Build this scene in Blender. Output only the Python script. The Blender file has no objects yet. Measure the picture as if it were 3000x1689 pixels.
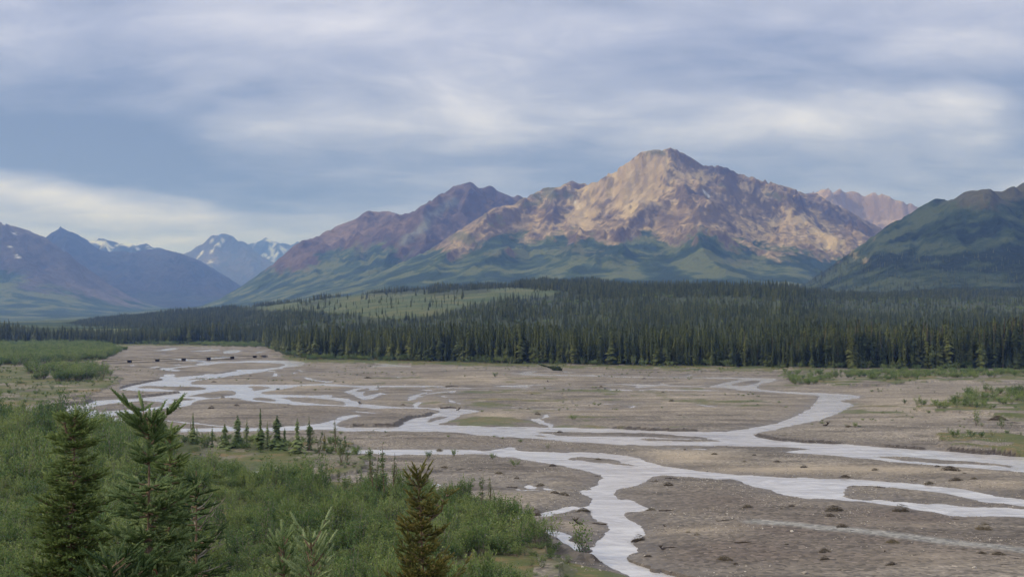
import bpy, math, random
import numpy as np
R = math.radians
FPX, CX, HY, CH = 3217.0, 1500.0, 949.0, 20.0   # focal length, centre column, horizon row (photo pixels), eye height
sc = bpy.context.scene
col = sc.collection
# ------------------------------------------------------------------ camera
cd = bpy.data.cameras.new('camera'); cam = bpy.data.objects.new('camera', cd); col.objects.link(cam)
cam.location = (0, 0, CH); cam.rotation_euler = (R(90), 0, 0)
cd.sensor_width = 36; cd.lens = 36*FPX/3000; cd.shift_y = (HY-844.5)/3000
cd.clip_start = 0.2; cd.clip_end = 60000
sc.camera = cam
# ------------------------------------------------------------------ world, sun, exposure
SUN_AZ, SUN_EL = -94, 25      # degrees clockwise from the view direction, elevation
w = bpy.data.worlds.new("World"); sc.world = w; w.use_nodes = True
nt = w.node_tree; nt.nodes.clear()
class N:
    """tiny node helper"""
    def __init__(s, tree): s.t = tree
    def __call__(s, kind, ins=None, **kw):
        n = s.t.nodes.new(kind)
        for k, v in kw.items(): setattr(n, k, v)
        for k, v in (ins or {}).items():
            if isinstance(v, bpy.types.NodeSocket): s.t.links.new(v, n.inputs[k])
            else: n.inputs[k].default_value = v
        return n
    def math(s, op, a, b=0.0, c=None, clamp=False):
        d = {0: a, 1: b}
        if c is not None: d[2] = c
        return s('ShaderNodeMath', d, operation=op, use_clamp=clamp).outputs[0]
    def mix(s, f, a, b, bt='MIX'):
        n = s('ShaderNodeMix', data_type='RGBA', blend_type=bt)
        for i, v in ((0, f), (6, a), (7, b)):
            if isinstance(v, bpy.types.NodeSocket): s.t.links.new(v, n.inputs[i])
            else: n.inputs[i].default_value = v if i == 0 else (tuple(v)+(1,))[:4]
        return n.outputs[2]
    def ramp(s, f, stops, interp='EASE'):
        n = s('ShaderNodeValToRGB', {0: f}); cr = n.color_ramp; cr.interpolation = interp
        while len(cr.elements) < len(stops): cr.elements.new(0.5)
        for e, (p, c) in zip(cr.elements, stops):
            e.position = p; e.color = (c, c, c, 1) if not hasattr(c, '__len__') else (tuple(c)+(1,))[:4]
        return n.outputs[0]
    def noise(s, vec, scale, detail=4, rough=0.55, dist=0.0):
        return s('ShaderNodeTexNoise', {'Vector': vec, 'Scale': scale, 'Detail': detail, 'Roughness': rough, 'Distortion': dist}).outputs[0]
g = N(nt)
sky = g('ShaderNodeTexSky', sky_type='NISHITA', sun_disc=False, sun_elevation=R(SUN_EL), sun_rotation=R(SUN_AZ), air_density=1.3, dust_density=1.5)
tc = g('ShaderNodeTexCoord').outputs['Generated']
sp = g('ShaderNodeSeparateXYZ', {0: tc})
dx, dy, dz = sp.outputs
zz = g.math('MAXIMUM', dz, 0.0)
den = g.math('ADD', zz, 0.22)
cvx = g.math('DIVIDE', dx, den); cvy = g.math('DIVIDE', dy, den)
cvec = g('ShaderNodeCombineXYZ', {0: g.math('MULTIPLY', cvx, 0.8), 1: cvy, 2: 0.3}).outputs[0]
n1 = g.noise(cvec, 0.75, 6, 0.52, 0.5)
n2 = g.noise(cvec, 2.1, 7, 0.55, 0.5)
n3 = g.noise(g('ShaderNodeVectorMath', {0: cvec, 1: (.8, 1.2, 1)}, operation='MULTIPLY').outputs[0], 6.5, 8, 0.62, 0.5)
base = g.math('ADD', g.math('ADD', g.math('MULTIPLY', n1, 0.50), g.math('MULTIPLY', n2, 0.33)), g.math('MULTIPLY', n3, 0.17))
# tangent-plane direction coordinates (fixed to the sky itself)
ty = g.math('MAXIMUM', dy, 0.05)
U = g.math('DIVIDE', dx, ty); V = g.math('DIVIDE', dz, ty)
wob = g.noise(g('ShaderNodeCombineXYZ', {0: U, 1: g.math('MULTIPLY', V, 2.5), 2: 1.7}).outputs[0], 3.0, 4, 0.55)
wob = g.math('SUBTRACT', wob, 0.5)
def blob(cx, cy, rx, ry, amp, tilt=0.0):
    """a cloud mass; centre and radii given in photo pixels"""
    u0, v0 = (cx-CX)/FPX, (HY-cy)/FPX
    a = g.math('SUBTRACT', U, u0); b = g.math('SUBTRACT', V, v0)
    b = g.math('ADD', b, g.math('MULTIPLY', a, tilt))
    b = g.math('ADD', b, g.math('MULTIPLY', wob, 0.07)); a = g.math('ADD', a, g.math('MULTIPLY', wob, 0.2))
    a = g.math('DIVIDE', a, rx/FPX); b = g.math('DIVIDE', b, ry/FPX)
    q = g.math('ADD', g.math('MULTIPLY', a, a), g.math('MULTIPLY', b, b))
    return g.math('MULTIPLY', g.math('EXPONENT', g.math('MULTIPLY', q, -1.0)), amp)
val = g.math('ADD', g.math('MULTIPLY', g.math('SUBTRACT', base, 0.5), 3.1), 0.50)
for args in CLOUDS if 'CLOUDS' in globals() else [
    (250, 430, 620, 120, -0.46, 0.12), (800, 560, 420, 70, -0.25, 0.05), (60, 230, 500, 90, -0.14),
    (60, 600, 420, 45, 0.34, 0.12), (700, 640, 500, 40, 0.20), (760, 60, 420, 60, 0.16), (1000, 140, 350, 60, -0.05),
    (2400, 110, 700, 60, -0.16), (2000, 190, 420, 60, -0.20), (1550, 430, 500, 60, -0.10), (2500, 350, 420, 90, 0.34),
    (2600, 130, 260, 50, 0.15), (1750, 100, 300, 50, 0.14), (2990, 370, 120, 110, -0.42), (2650, 240, 500, 40, -0.22),
    (1100, 350, 500, 60, 0.16), (2700, 540, 400, 40, 0.12), (2050, 470, 300, 50, -0.08)]:
    val = g.math('ADD', val, blob(*args))
def bank(y_left, slope, sharp, fall, amp, umin, umax):
    """a cloud bank with a crisp lower edge (photo row at the left border, slope per radian)"""
    d = g.math('SUBTRACT', V, g.math('ADD', g.math('MULTIPLY', g.math('ADD', U, CX/FPX), -slope), (HY-y_left)/FPX)); d = g.math('ADD', d, g.math('MULTIPLY', wob, .035))
    e = g('ShaderNodeMapRange', {0: d, 1: 0.0, 2: sharp}, interpolation_type='SMOOTHSTEP').outputs[0]
    f = g.math('EXPONENT', g.math('MULTIPLY', g.math('MAXIMUM', d, 0.0), -1.0/fall)); m1 = g('ShaderNodeMapRange', {0: U, 1: (umax-CX)/FPX, 2: (umin-CX)/FPX}, interpolation_type='SMOOTHSTEP').outputs[0]
    return g.math('MULTIPLY', g.math('MULTIPLY', g.math('MULTIPLY', e, f), m1), amp)
val = g.math('ADD', val, bank(522, .14, .010, .055, -.34, 500, 1150)); val = g.math('ADD', val, bank(90, -.03, .02, .05, -.10, 1500, 2900))
ccol = g.ramp(val, [(0.0, (0.155, 0.205, 0.37)), (0.25, (0.232, 0.280, 0.47)), (0.5, (0.37, 0.408, 0.61)), (0.75, (0.555, 0.575, 0.77)), (1.0, (0.755, 0.755, 0.92))], 'LINEAR')
# overcast: brighter overhead than at the horizon; strength is 0.1 below, so the cloud radiance is given ten times up
lift = g.math('ADD', g.math('MULTIPLY', g('ShaderNodeMapRange', {0: dz, 1: 0.30, 2: 0.9, 3: 0.0, 4: 1.0}).outputs[0], 1.1), 1.0)
ccol = g('ShaderNodeVectorMath', {0: ccol, 'Scale': g.math('MULTIPLY', lift, 12.3)}, operation='SCALE').outputs[0]
skycol = g.mix(0.93, sky.outputs[0], ccol)
lowf = g('ShaderNodeMapRange', {0: dz, 1: 0.0, 2: 0.17, 3: 1.0, 4: 0.0}, interpolation_type='SMOOTHSTEP').outputs[0]; skycol = g.mix(lowf, skycol, g.mix(1.0, skycol, (.86, .87, 1.20), 'MULTIPLY'))
up = g('ShaderNodeMapRange', {0: dz, 1: 0.25, 2: 0.6}).outputs[0]; skycol = g.mix(g.math('MULTIPLY', up, .8), skycol, (12.6, 12.2, 11.6))
bg = g('ShaderNodeBackground', {0: skycol, 1: 0.1})
g('ShaderNodeOutputWorld', {0: bg.outputs[0]})
sd = bpy.data.lights.new('sun', 'SUN'); sun = bpy.data.objects.new('sun', sd); col.objects.link(sun)
sd.energy = 2.8; sd.angle = R(4); sd.color = (1.0, 0.86, 0.70)
sun.rotation_euler = (R(90-SUN_EL), 0, R(180-SUN_AZ))
sun.location = (-50, -20, 80)
sc.view_settings.view_transform = 'Standard'; sc.view_settings.look = 'None'
sc.view_settings.exposure = 0.0; sc.view_settings.gamma = 1.0
sc.render.engine = 'CYCLES'
sc.cycles.use_denoising = True; sc.cycles.max_bounces = 4; sc.cycles.diffuse_bounces = 2; sc.cycles.glossy_bounces = 2
sc.cycles.transparent_max_bounces = 4; sc.cycles.volume_bounces = 0
try: sc.cycles.denoiser = 'OPENIMAGEDENOISE'
except Exception: pass

# ------------------------------------------------------------------ helpers
rnd = random.Random(7); rs = np.random.RandomState(11)
def hsh(ix, iy, seed):
    n = (ix.astype(np.int64)*374761393 + iy.astype(np.int64)*668265263 + seed*1442695041) & 0xffffffff
    n = ((n ^ (n >> 13))*1274126177) & 0xffffffff
    return ((n ^ (n >> 16)) & 0xffffff)/float(0xffffff)
def vnoise(x, y, seed=0):
    ix = np.floor(x); iy = np.floor(y); fx = x-ix; fy = y-iy
    fx = fx*fx*fx*(fx*(fx*6-15)+10); fy = fy*fy*fy*(fy*(fy*6-15)+10)
    a = hsh(ix, iy, seed); b = hsh(ix+1, iy, seed); c = hsh(ix, iy+1, seed); d = hsh(ix+1, iy+1, seed)
    return (a+(b-a)*fx)*(1-fy)+(c+(d-c)*fx)*fy
def fbm(x, y, octv=5, seed=0, gain=0.5):
    s = 0; a = 1; t = 0
    for i in range(octv):
        s = s+a*vnoise(x*2**i+17.3*i, y*2**i-9.1*i, seed+i); t += a; a *= gain
    return s/t                                   # 0..1
def ridged(x, y, octv=5, seed=0, gain=0.5):
    s = 0; a = 1; t = 0
    for i in range(octv):
        s = s+a*(1-np.abs(2*vnoise(x*2**i+31.7*i, y*2**i+5.3*i, seed+i)-1)); t += a; a *= gain
    return s/t
def sstep(a, b, x):
    t = np.clip((x-a)/(b-a), 0, 1); return t*t*(3-2*t)
def pix(X, Y, z): return CX+FPX*X/Y, HY+FPX*(CH-z)/Y
def world(sx, sy, z=0.0):
    Y = (CH-z)*FPX/(sy-HY); return (sx-CX)/FPX*Y, Y
def mesh_np(name, V, F, mats, attrs=None, smooth=True, cols=None, mi=None):
    """F: (n,3) or (n,4) index array"""
    me = bpy.data.meshes.new(name); V = np.asarray(V, np.float32); F = np.asarray(F, np.int32)
    k = F.shape[1]; me.vertices.add(len(V)); me.vertices.foreach_set('co', V.ravel())
    me.loops.add(F.size); me.loops.foreach_set('vertex_index', F.ravel())
    me.polygons.add(len(F)); me.polygons.foreach_set('loop_start', np.arange(0, F.size, k, dtype=np.int32))
    if smooth: me.polygons.foreach_set('use_smooth', np.ones(len(F), bool))
    for m in (mats if isinstance(mats, (list, tuple)) else [mats]): me.materials.append(m)
    if mi is not None: me.polygons.foreach_set('material_index', np.asarray(mi, np.int32))
    for nme, arr in (attrs or {}).items():
        a = me.attributes.new(nme, 'FLOAT', 'POINT'); a.data.foreach_set('value', np.asarray(arr, np.float32).ravel())
    me.update(); me.validate()
    return me
def link(name, me, parent=None, **props):
    o = bpy.data.objects.new(name, me); col.objects.link(o); o.parent = parent
    for k, v in props.items():
        if v: o[k] = v
    return o
def empty(name, loc, rz=0.0, **props):
    o = bpy.data.objects.new(name, None); col.objects.link(o); o.location = loc; o.rotation_euler = (0, 0, rz)
    o.empty_display_size = 0.3
    for k, v in props.items():
        if v: o[k] = v
    return o
def new_mat(name, rough=0.9, spec=0.2):
    m = bpy.data.materials.new(name); m.use_nodes = True; t = m.node_tree; t.nodes.clear()
    q = N(t); b = q('ShaderNodeBsdfPrincipled', {'Roughness': rough, 'Specular IOR Level': spec})
    q('ShaderNodeOutputMaterial', {0: b.outputs[0]})
    return m, q, b
def attr(q, name): return q('ShaderNodeAttribute', attribute_name=name).outputs['Fac']
def lk(q, a, b): q.t.links.new(a, b)

# ------------------------------------------------------------------ water and gravel traces (photo tiles: x offset, y offset, scale)
TL = {'a': (200, 1000, 5.152), 'b': (600, 1020, 5.152), 'c': (1000, 1060, 5.152), 'd': (1450, 1060, 5.152), 'e': (1900, 1080, 4.293),
      'f': (2400, 1080, 4.293), 'p': (1200, 1280, 3.435), 'q': (1900, 1330, 4.038), 'r': (2400, 1330, 4.038), 's': (0, 0, 1.0), 'g': (0, 1000, 2.104), 'D': (0, 0, 0.8587)}
def conv(t, pts):
    ox, oy, s = TL[t]; return [(ox+p[0]/s, oy+p[1]/s) for p in pts]
def P(s): 
    v = [float(t) for t in s.replace(',', ' ').split()]; return list(zip(v[0::2], v[1::2]))
def stroke(t, s, h):
    pts = conv(t, P(s)); hh = max(h/TL[t][2], 0.7); n = len(pts); up = []; dn = []
    for i, (x, y) in enumerate(pts):
        k = hh*(0.35 if i in (0, n-1) else 1.0); up.append((x, y-k)); dn.append((x, y+k))
    if n == 2:
        m = ((pts[0][0]+pts[1][0])/2, (pts[0][1]+pts[1][1])/2); up.insert(1, (m[0], m[1]-hh)); dn.insert(1, (m[0], m[1]+hh))
    return up+dn[::-1]
W = [conv('a', P('0 965 300 935 385 905 430 890 600 880 900 865 1100 850 1300 825 1500 800 1715 772 1600 758 1300 763 1090 750 900 738 785 735 870 690 1000 660 1140 630 1300 600 1465 575 1340 545 1480 522 1430 495 1650 490 1560 532 1650 540 1850 520 2120 500 2300 485 2400 465 2600 450 2600 510 2380 515 2200 550 2000 580 1870 600 1840 635 1930 650 2200 650 2600 645 2600 853 2400 845 2230 858 2050 872 1900 900 1840 950 1700 985 1500 1008 1400 1015 1100 1070 800 1100 620 1125 570 1150 750 1148 1000 1150 1440 1185 1440 1200 1000 1195 750 1195 680 1215 820 1250 900 1280 940 1330 900 1400 0 1400 -300 1150 -550 1055 -300 1000')),
 conv('a', P('900 1290 1290 1310 1850 1310 2600 1300 2600 1350 1900 1365 1350 1375 1000 1360')),
 stroke('a', '1440 1190 1700 1215 2150 1255 2500 1300', 8),
 conv('a', P('1640 300 1900 290 2200 300 2600 303 2600 327 2350 320 2200 340 2070 355 1850 375 1560 405 1540 415 1700 430 1640 455 1520 440 1380 425 1400 395 1520 400 1700 375 2000 355 1900 340 2100 310 1900 305')),
 stroke('a', '1240 395 1380 380', 10), stroke('a', '1340 255 1600 255 1720 275 2050 290', 9), stroke('a', '880 495 1180 490', 4),
 stroke('a', '930 355 1010 365', 9), stroke('a', '580 345 720 340', 4), stroke('a', '1600 355 1720 350', 8),
 conv('a', P('1240 145 1400 132 1480 103 1650 93 1650 112 1560 127 1400 147')), stroke('a', '1840 150 2280 130', 10),
 conv('a', P('2340 150 2430 130 2600 130 2600 150 2480 175 2350 187')), stroke('a', '1780 105 2240 95', 5), stroke('a', '2100 270 2400 232 2600 225', 8),
 conv('b', P('0 200 600 195 640 180 900 185 1110 180 1320 190 1520 210 1510 240 1430 275 1160 290 1180 310 1000 320 830 360 620 385 420 405 250 440 100 458 -20 470 -20 385 200 385 310 370 430 348 530 340 440 325 580 318 880 315 950 300 1100 290 1180 262 1240 245 1150 225 1050 220 600 215 180 225 60 250 -20 255')),
 stroke('b', '950 345 1060 345', 10), conv('b', P('1000 415 1050 410 1040 370 1080 375 1100 430')), stroke('b', '1400 325 1500 355', 9),
 stroke('b', '290 60 510 30', 12), stroke('b', '0 30 230 15', 7), stroke('b', '740 70 920 45', 7), stroke('b', '1060 10 1240 8', 8), stroke('b', '60 145 260 120', 9),
 stroke('b', '1800 210 1980 212', 6), stroke('b', '2080 225 2200 230', 6), stroke('b', '2280 215 2600 225', 4), conv('b', P('2470 275 2600 258 2600 285')),
 conv('b', P('1480 435 1560 440 1650 475 1750 487 1980 498 1900 510 1850 522 1780 505 1640 490 1540 462')),
 conv('b', P('-30 550 300 545 640 545 900 548 1300 548 1600 540 1850 530 2100 555 2600 565 2600 590 2400 595 2250 590 2000 575 1800 560 1500 565 1340 580 1200 610 1000 635 850 660 820 680 900 690 1150 695 1450 708 1600 712 1850 700 1930 705 1890 740 1950 745 2080 750 2200 770 2300 810 2400 840 2600 855 2600 905 2400 890 2000 870 1800 865 1400 855 1250 835 1050 825 900 810 740 800 620 790 560 770 510 740 400 735 170 745 -30 755')),
 conv('b', P('-100 1200 1000 1200 1300 1175 1640 1150 1850 1110 2000 1060 2170 1000 2380 1010 2180 1055 2000 1120 1960 1165 2050 1188 2600 1190 2600 1245 2000 1240 1650 1230 1000 1250 -100 1250')),
 stroke('b', '0 1150 250 1175 420 1195', 8), stroke('b', '1130 1180 1650 1165', 6), stroke('b', '2290 950 2450 965 2600 975', 7),
 stroke('c', '0 20 160 18', 7), stroke('c', '320 15 780 35', 8), conv('c', P('400 75 600 55 660 25 780 35 900 50 1080 65 1000 80 700 78')), stroke('c', '1780 68 1970 68', 5),
 stroke('c', '-50 362 400 368 1100 370 1560 368', 14), stroke('c', '1500 380 1640 400 1980 405', 8), stroke('c', '1640 365 1820 370', 5), 
 conv('c', P('50 440 150 420 190 400 420 385 560 400 540 425 430 425 330 440 320 490 340 520 390 510 520 480 600 460 700 485 560 495 480 545 440 560 330 570 290 545 240 525 200 490 90 465')),
 conv('c', P('1000 560 1040 510 1150 490 1250 460 1310 450 1180 500 1230 520 1110 530 1110 560 1050 590')), stroke('c', '1240 485 1500 455 1720 435', 8),
 conv('c', P('1640 435 1720 430 1700 470 1640 460')), stroke('c', '1200 420 1370 432', 8), conv('c', P('1075 680 1100 640 1150 605 1220 600 1210 630 1150 655 1150 690')),
 stroke('c', '1500 515 1620 530', 9), conv('c', P('1610 565 1750 600 1700 620 1640 600')), stroke('c', '1750 610 1830 640', 6),
 conv('c', P('-20 545 120 550 150 575 250 605 300 630 500 650 700 670 1000 680 1300 690 1500 695 1900 710 2080 740 1950 765 1830 785 1780 820 1650 870 1560 905 1440 940 1500 950 1700 955 2000 960 2200 975 2600 975 2600 1130 2300 1115 2040 1100 1900 1080 1780 1060 1300 1050 1000 1050 500 1045 -20 1040 -20 985 400 985 850 978 880 950 960 910 1050 860 1090 845 1180 838 1290 820 1400 790 1470 765 1520 740 1400 720 1200 710 1000 705 640 700 590 715 430 695 300 680 -20 675')),
 stroke('c', '230 740 350 760 500 775', 9),
 conv('c', P('130 1325 300 1320 700 1320 1000 1322 1500 1320 1680 1322 1800 1340 2140 1345 2300 1320 2450 1285 2600 1290 2600 1400 2350 1385 2000 1375 1500 1385 1200 1395 900 1395 600 1385 150 1385 0 1360')),
 stroke('d', '270 175 370 175', 7), conv('d', P('360 185 430 150 530 140 650 135 560 160 500 180 800 190 1000 195 1350 200 1450 190 1600 200 1640 215 1500 218 1000 210 400 202')),
 stroke('d', '1600 212 1900 225 2600 238', 7), stroke('d', '1000 140 1170 165', 8), stroke('d', '740 100 860 98', 5), stroke('d', '780 125 900 125', 4),
 conv('d', P('-60 362 300 350 600 345 480 370 540 385 400 380 150 380 60 372')), stroke('d', '600 345 900 340', 5), stroke('d', '820 395 890 395', 3), stroke('d', '1080 405 1300 410', 5),
 conv('d', P('1600 338 1900 330 2200 335 2440 345 2460 360 2280 380 2200 392 2100 385 2160 370 2120 350 1900 347 1700 347')), stroke('d', '2340 405 2600 425', 8),
 stroke('d', '1720 415 2120 430', 10), stroke('d', '2120 428 2340 430', 5), stroke('d', '2470 325 2600 345', 6),
 conv('d', P('520 855 680 850 700 835 740 795 820 780 810 810 760 835 690 850 680 870 760 905 860 940 870 985 790 985 760 935 680 935 630 910 590 890')),
 conv('d', P('-20 975 600 985 900 985 1100 990 1500 1000 1900 1010 2200 1030 2600 1050 2600 1260 2300 1258 2050 1250 1800 1240 1500 1220 1000 1195 600 1155 -20 1125')),
 stroke('e', '-20 112 400 108 640 112', 5), stroke('e', '460 95 560 72', 5),
 conv('e', P('600 112 900 105 1100 110 1400 118 1640 125 1560 160 1400 190 1360 215 1370 240 1430 262 1600 280 2000 298 2300 310 2397 315 2547 325 2667 350 2637 370 2547 375 2447 395 2407 410 2477 425 2547 435 2572 465 2497 500 2397 550 2357 580 2250 610 2100 650 1950 690 1700 730 1500 780 1370 805 1320 825 1350 845 1500 880 1700 905 2000 930 2146 938 2547 950 2847 975 3147 995 3347 1015 3747 1035 4147 1070 4723 1105 5400 1150 8000 1330 8000 1560 5400 1370 4723 1305 4447 1270 3947 1245 3647 1220 3347 1195 3047 1165 2747 1135 2447 1100 2146 1080 1690 1042 1850 1025 2060 1010 1900 995 1700 985 1400 968 1000 970 600 968 -20 960 -20 775 500 785 930 795 1100 770 1300 745 1500 710 1700 660 1800 620 1900 575 1970 530 2080 480 2110 420 2150 370 2170 335 2050 325 1700 305 1400 285 1160 270 1100 250 800 232 770 225 900 190 1050 155 1220 130 1000 125 600 120')),
 stroke('e', '-20 205 400 215 760 230', 7), stroke('e', '130 185 220 205', 5), stroke('e', '-20 258 300 268 900 275', 9), stroke('e', '660 452 760 470 870 480', 7), stroke('e', '230 1000 700 1012', 4),
 conv('p', P('-230 128 0 125 500 125 780 142 850 120 950 102 1030 115 1100 143 1500 150 1870 160 2200 185 2300 215 2450 260 2576 295'))
  + conv('q', P('250 150 500 185 800 220 1100 240 1400 262 1800 280 2200 290')) + conv('r', P('100 287 500 300 900 325 1200 355 1500 390 1750 420 1950 460 2150 510 2423 540 3000 590 5400 800 5400 980 3000 790 2423 750 2000 740 1600 725 1300 680 1050 630 900 615 600 570 350 540 0 535'))
  + conv('q', P('2000 530 1800 510 1600 485 1480 450 1420 420 1300 395 1230 370 1100 330 1000 300 800 285 500 262 250 250 60 262'))
  + conv('p', P('2450 395 2400 430 2300 465 2250 490 2100 545 2045 570 2070 600 2130 625 2200 615 2280 640 2340 680 2390 715 2350 745 2250 755 2130 765 2150 810 2250 870 2330 930 2350 975 2290 1010 2285 1060 2300 1110 2350 1160 2300 1175 2200 1200 2230 1250 2350 1300 2450 1340 2576 1390'))
  + conv('q', P('150 1400 330 1450 600 1540 900 1700 1200 2100 0 2100')) + conv('p', P('2500 1700 2300 1500 2150 1405 2050 1360 1980 1310 1880 1250 1750 1220 1640 1170 1550 1130 1520 1080 1500 1030 1420 1000 1300 950 1250 925 1130 885 1130 870 1270 920 1440 945 1520 960 1600 990 1650 1050 1750 1110 1830 1100 1960 1010 2010 940 1960 890 1970 860 1860 830 1850 780 1800 720 1780 705 1600 760 1300 800 1080 835 1000 825 960 795 1200 785 1450 755 1650 705 1790 690 1820 650 1800 590 1740 530 1830 530 1900 490 1935 440 1920 380 1850 365 1720 330 1620 300 1500 270 1200 235 1050 205 930 205 880 180 500 170 0 180 -230 180')),
 conv('p', P('1160 490 1220 475 1290 500 1250 515 1180 510')), stroke('p', '1080 525 1240 550', 7), stroke('p', '1330 515 1480 530', 7), conv('p', P('200 490 250 465 290 485 230 498')),
 stroke('g', '1550 800 1700 830 1860 815', 9), stroke('g', '1900 785 1980 785', 8),
]
I = [conv('a', P('1020 695 1180 665 1500 680 1950 675 2130 712 1950 738 1700 745 1480 725 1250 705 1100 705')), conv('a', P('1760 825 1950 795 2200 750 2400 735 2530 750 2540 780 2480 810 2350 830 2230 850 2100 855 1950 830')),
 conv('a', P('300 1020 400 970 600 940 860 925 1000 900 1250 890 1450 920 1480 960 1300 990 1050 1020 800 1035 560 1050 400 1075 370 1065 450 1045 330 1030')),
 conv('a', P('1730 585 1900 555 2140 545 2000 570')), conv('a', P('1540 870 1750 850 1970 870 1800 890 1600 895')), conv('a', P('1450 965 1600 915 1700 930 1620 955')), conv('a', P('350 1215 430 1190 560 1165 640 1175 600 1220 450 1225')),
 conv('b', P('640 580 700 565 900 570 1030 590 900 615 760 645 715 630 690 600')), conv('b', P('690 755 800 740 1000 750 1080 785 1060 805 900 795 740 778')),
 conv('b', P('1130 750 1250 738 1600 745 1950 775 2080 800 2140 830 2140 860 1900 850 1600 825 1310 800 1230 765')), stroke('b', '1400 725 1600 730', 4),
 conv('c', P('200 440 300 400 430 395 420 425 350 440 280 455')), stroke('c', '100 660 330 660', 3), conv('c', P('1270 905 1350 850 1450 825 1610 825 1560 845 1450 880 1330 905')),
 stroke('d', '20 1000 500 1000', 5), stroke('d', '600 1008 940 1010', 3),
 conv('d', P('580 1055 700 1060 950 1050 1100 1055 1400 1060 1900 1065 2350 1078')) + conv('e', P('0 815 350 835 700 860 820 885 500 877 0 862')) + conv('d', P('2200 1125 1700 1122 1400 1128 1100 1125 950 1112 870 1085 750 1075')),
 conv('d', P('2130 1165 2300 1157')) + conv('e', P('0 880 500 882 800 890 970 910 600 913 0 900')) + conv('d', P('2300 1187')), conv('d', P('520 1100 700 1100 800 1125 700 1125')),
 conv('e', P('1015 200 1150 165 1350 140 1430 150 1350 190 1200 215 1100 215')),
 conv('f', P('570 1090 800 1100 1000 1105 1500 1140 2000 1175 2480 1220 2350 1232 2200 1220 1900 1205 1500 1185 1200 1165 1000 1140 800 1115')),
 conv('p', P('1660 1150 1740 1110 1820 1140 1760 1180')), conv('p', P('1560 215 1680 195 1900 205 2050 230 2200 270 2350 295 2150 280 1900 260 1700 235')),
 conv('r', P('270 490 320 470 310 400 400 370 750 375 900 400 1200 420 1500 460 1700 510 2000 570 2423 620 3000 680 3000 710 2423 655 2000 630 1500 595 900 560 500 535 330 520'))]
# steep cut banks (dark lines in the photo): polyline and bank height
CUT = [(conv('f', P('0 915 400 925 700 950 1000 985 1200 1010')), .4), (conv('f', P('1750 1030 2000 1055 2300 1075 2576 1098 3200 1150')), .6), (conv('d', P('1900 1005 2576 1040')), .45), (conv('e', P('0 760 500 780')), .45),
 (conv('e', P('1350 845 1500 880 1900 915 2300 940')), .4), (conv('c', P('260 970 830 970 880 940 960 905 1040 850')), .6), (conv('c', P('1130 835 1290 815 1400 785')), .4), (conv('a', P('0 960 300 930 385 900')), .7),
 (conv('a', P('1000 850 1500 795 1710 770')), .5), (conv('a', P('790 705 870 680 1140 625 1460 572')), .5), (conv('p', P('1500 1030 1550 1130 1640 1170 1750 1220 1880 1250')), .7), (conv('a', P('2250 488 2450 450')), .3)]
def rdist(px, py, poly, closed=True):
    """distance to polyline in world metres"""
    d = np.full(px.shape, 1e9); n = len(poly)
    for i in range(n if closed else n-1):
        ax, ay = poly[i]; bx, by = poly[(i+1) % n]; ex, ey = bx-ax, by-ay; L = ex*ex+ey*ey+1e-9
        t = np.clip(((px-ax)*ex+(py-ay)*ey)/L, 0, 1)
        d = np.minimum(d, (px-ax-t*ex)**2+(py-ay-t*ey)**2)
    return np.sqrt(d)
def inside(px, py, poly):
    c = np.zeros(px.shape, bool); n = len(poly)
    for i in range(n):
        ax, ay = poly[i]; bx, by = poly[(i+1) % n]
        if ay == by: continue
        m = ((ay > py) != (by > py)) & (px < (bx-ax)*(py-ay)/(by-ay)+ax); c ^= m
    return c
def smoothpoly(pts):
    """one round of corner rounding"""
    out = []; n = len(pts)
    for i in range(n):
        a = pts[i]; b = pts[(i+1) % n]
        out.append((a[0]*.8+b[0]*.2, a[1]*.8+b[1]*.2)); out.append((a[0]*.2+b[0]*.8, a[1]*.2+b[1]*.8))
    return out
def sdf(px, py, polys, out, sign=1.0, marg=8.0, z=0.0):
    for poly in polys:
        wp = [world(x, max(y, 1000), z) for x, y in smoothpoly(poly)]
        xs = [p[0] for p in wp]; ys = [p[1] for p in wp]
        m = (px > min(xs)-marg) & (px < max(xs)+marg) & (py > min(ys)-marg) & (py < max(ys)+marg)
        if not m.any(): continue
        qx, qy = px[m], py[m]; d = rdist(qx, qy, wp); d = np.where(inside(qx, qy, wp), d, -d)
        out[m] = np.maximum(out[m], d) if sign > 0 else np.minimum(out[m], -d)
    return out
# vegetation areas, photo pixels on the ground (z about 1)
def D(s): return conv('D', P(s))
SCRUB = D('-400 1060 60 1062 200 1082 330 1098 460 1100 480 1120 520 1165 600 1185 680 1205 850 1222 1000 1235 1100 1250 1200 1270 1290 1305 1345 1350 1400 1385 1380 1420 1400 1460 1440 1560 1500 1900 -900 1900')
GRASS = [D('440 1095 600 1100 880 1108 935 1150 900 1180 800 1186 640 1178 520 1190 440 1180'), D('1330 1350 1400 1380 1500 1415 1600 1460 1700 1700 1300 1700 1330 1450'),
         D('-600 880 150 885 262 905 200 925 310 950 240 985 100 1010 -20 1028 -600 1060'), conv('f', P('-500 90 0 160 300 190 800 190 1500 150 2576 150 4000 160 4000 20 -500 60')),
         conv('f', P('1190 475 1350 510 1800 545 2300 565 2576 585 3400 620 3400 250 2576 240 2150 250 1750 340 1450 430')), conv('f', P('1480 880 1560 915 1800 945 2100 990 2576 1040 3400 1090 3400 820 2576 830 2300 800 1900 790 1550 810')),
         D('690 893 760 908 1000 912 1400 922 1700 928 2100 934 2100 925 1400 910 1000 900 760 890'), D('-100 868 300 868 660 870 660 862 -100 860')]
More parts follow.
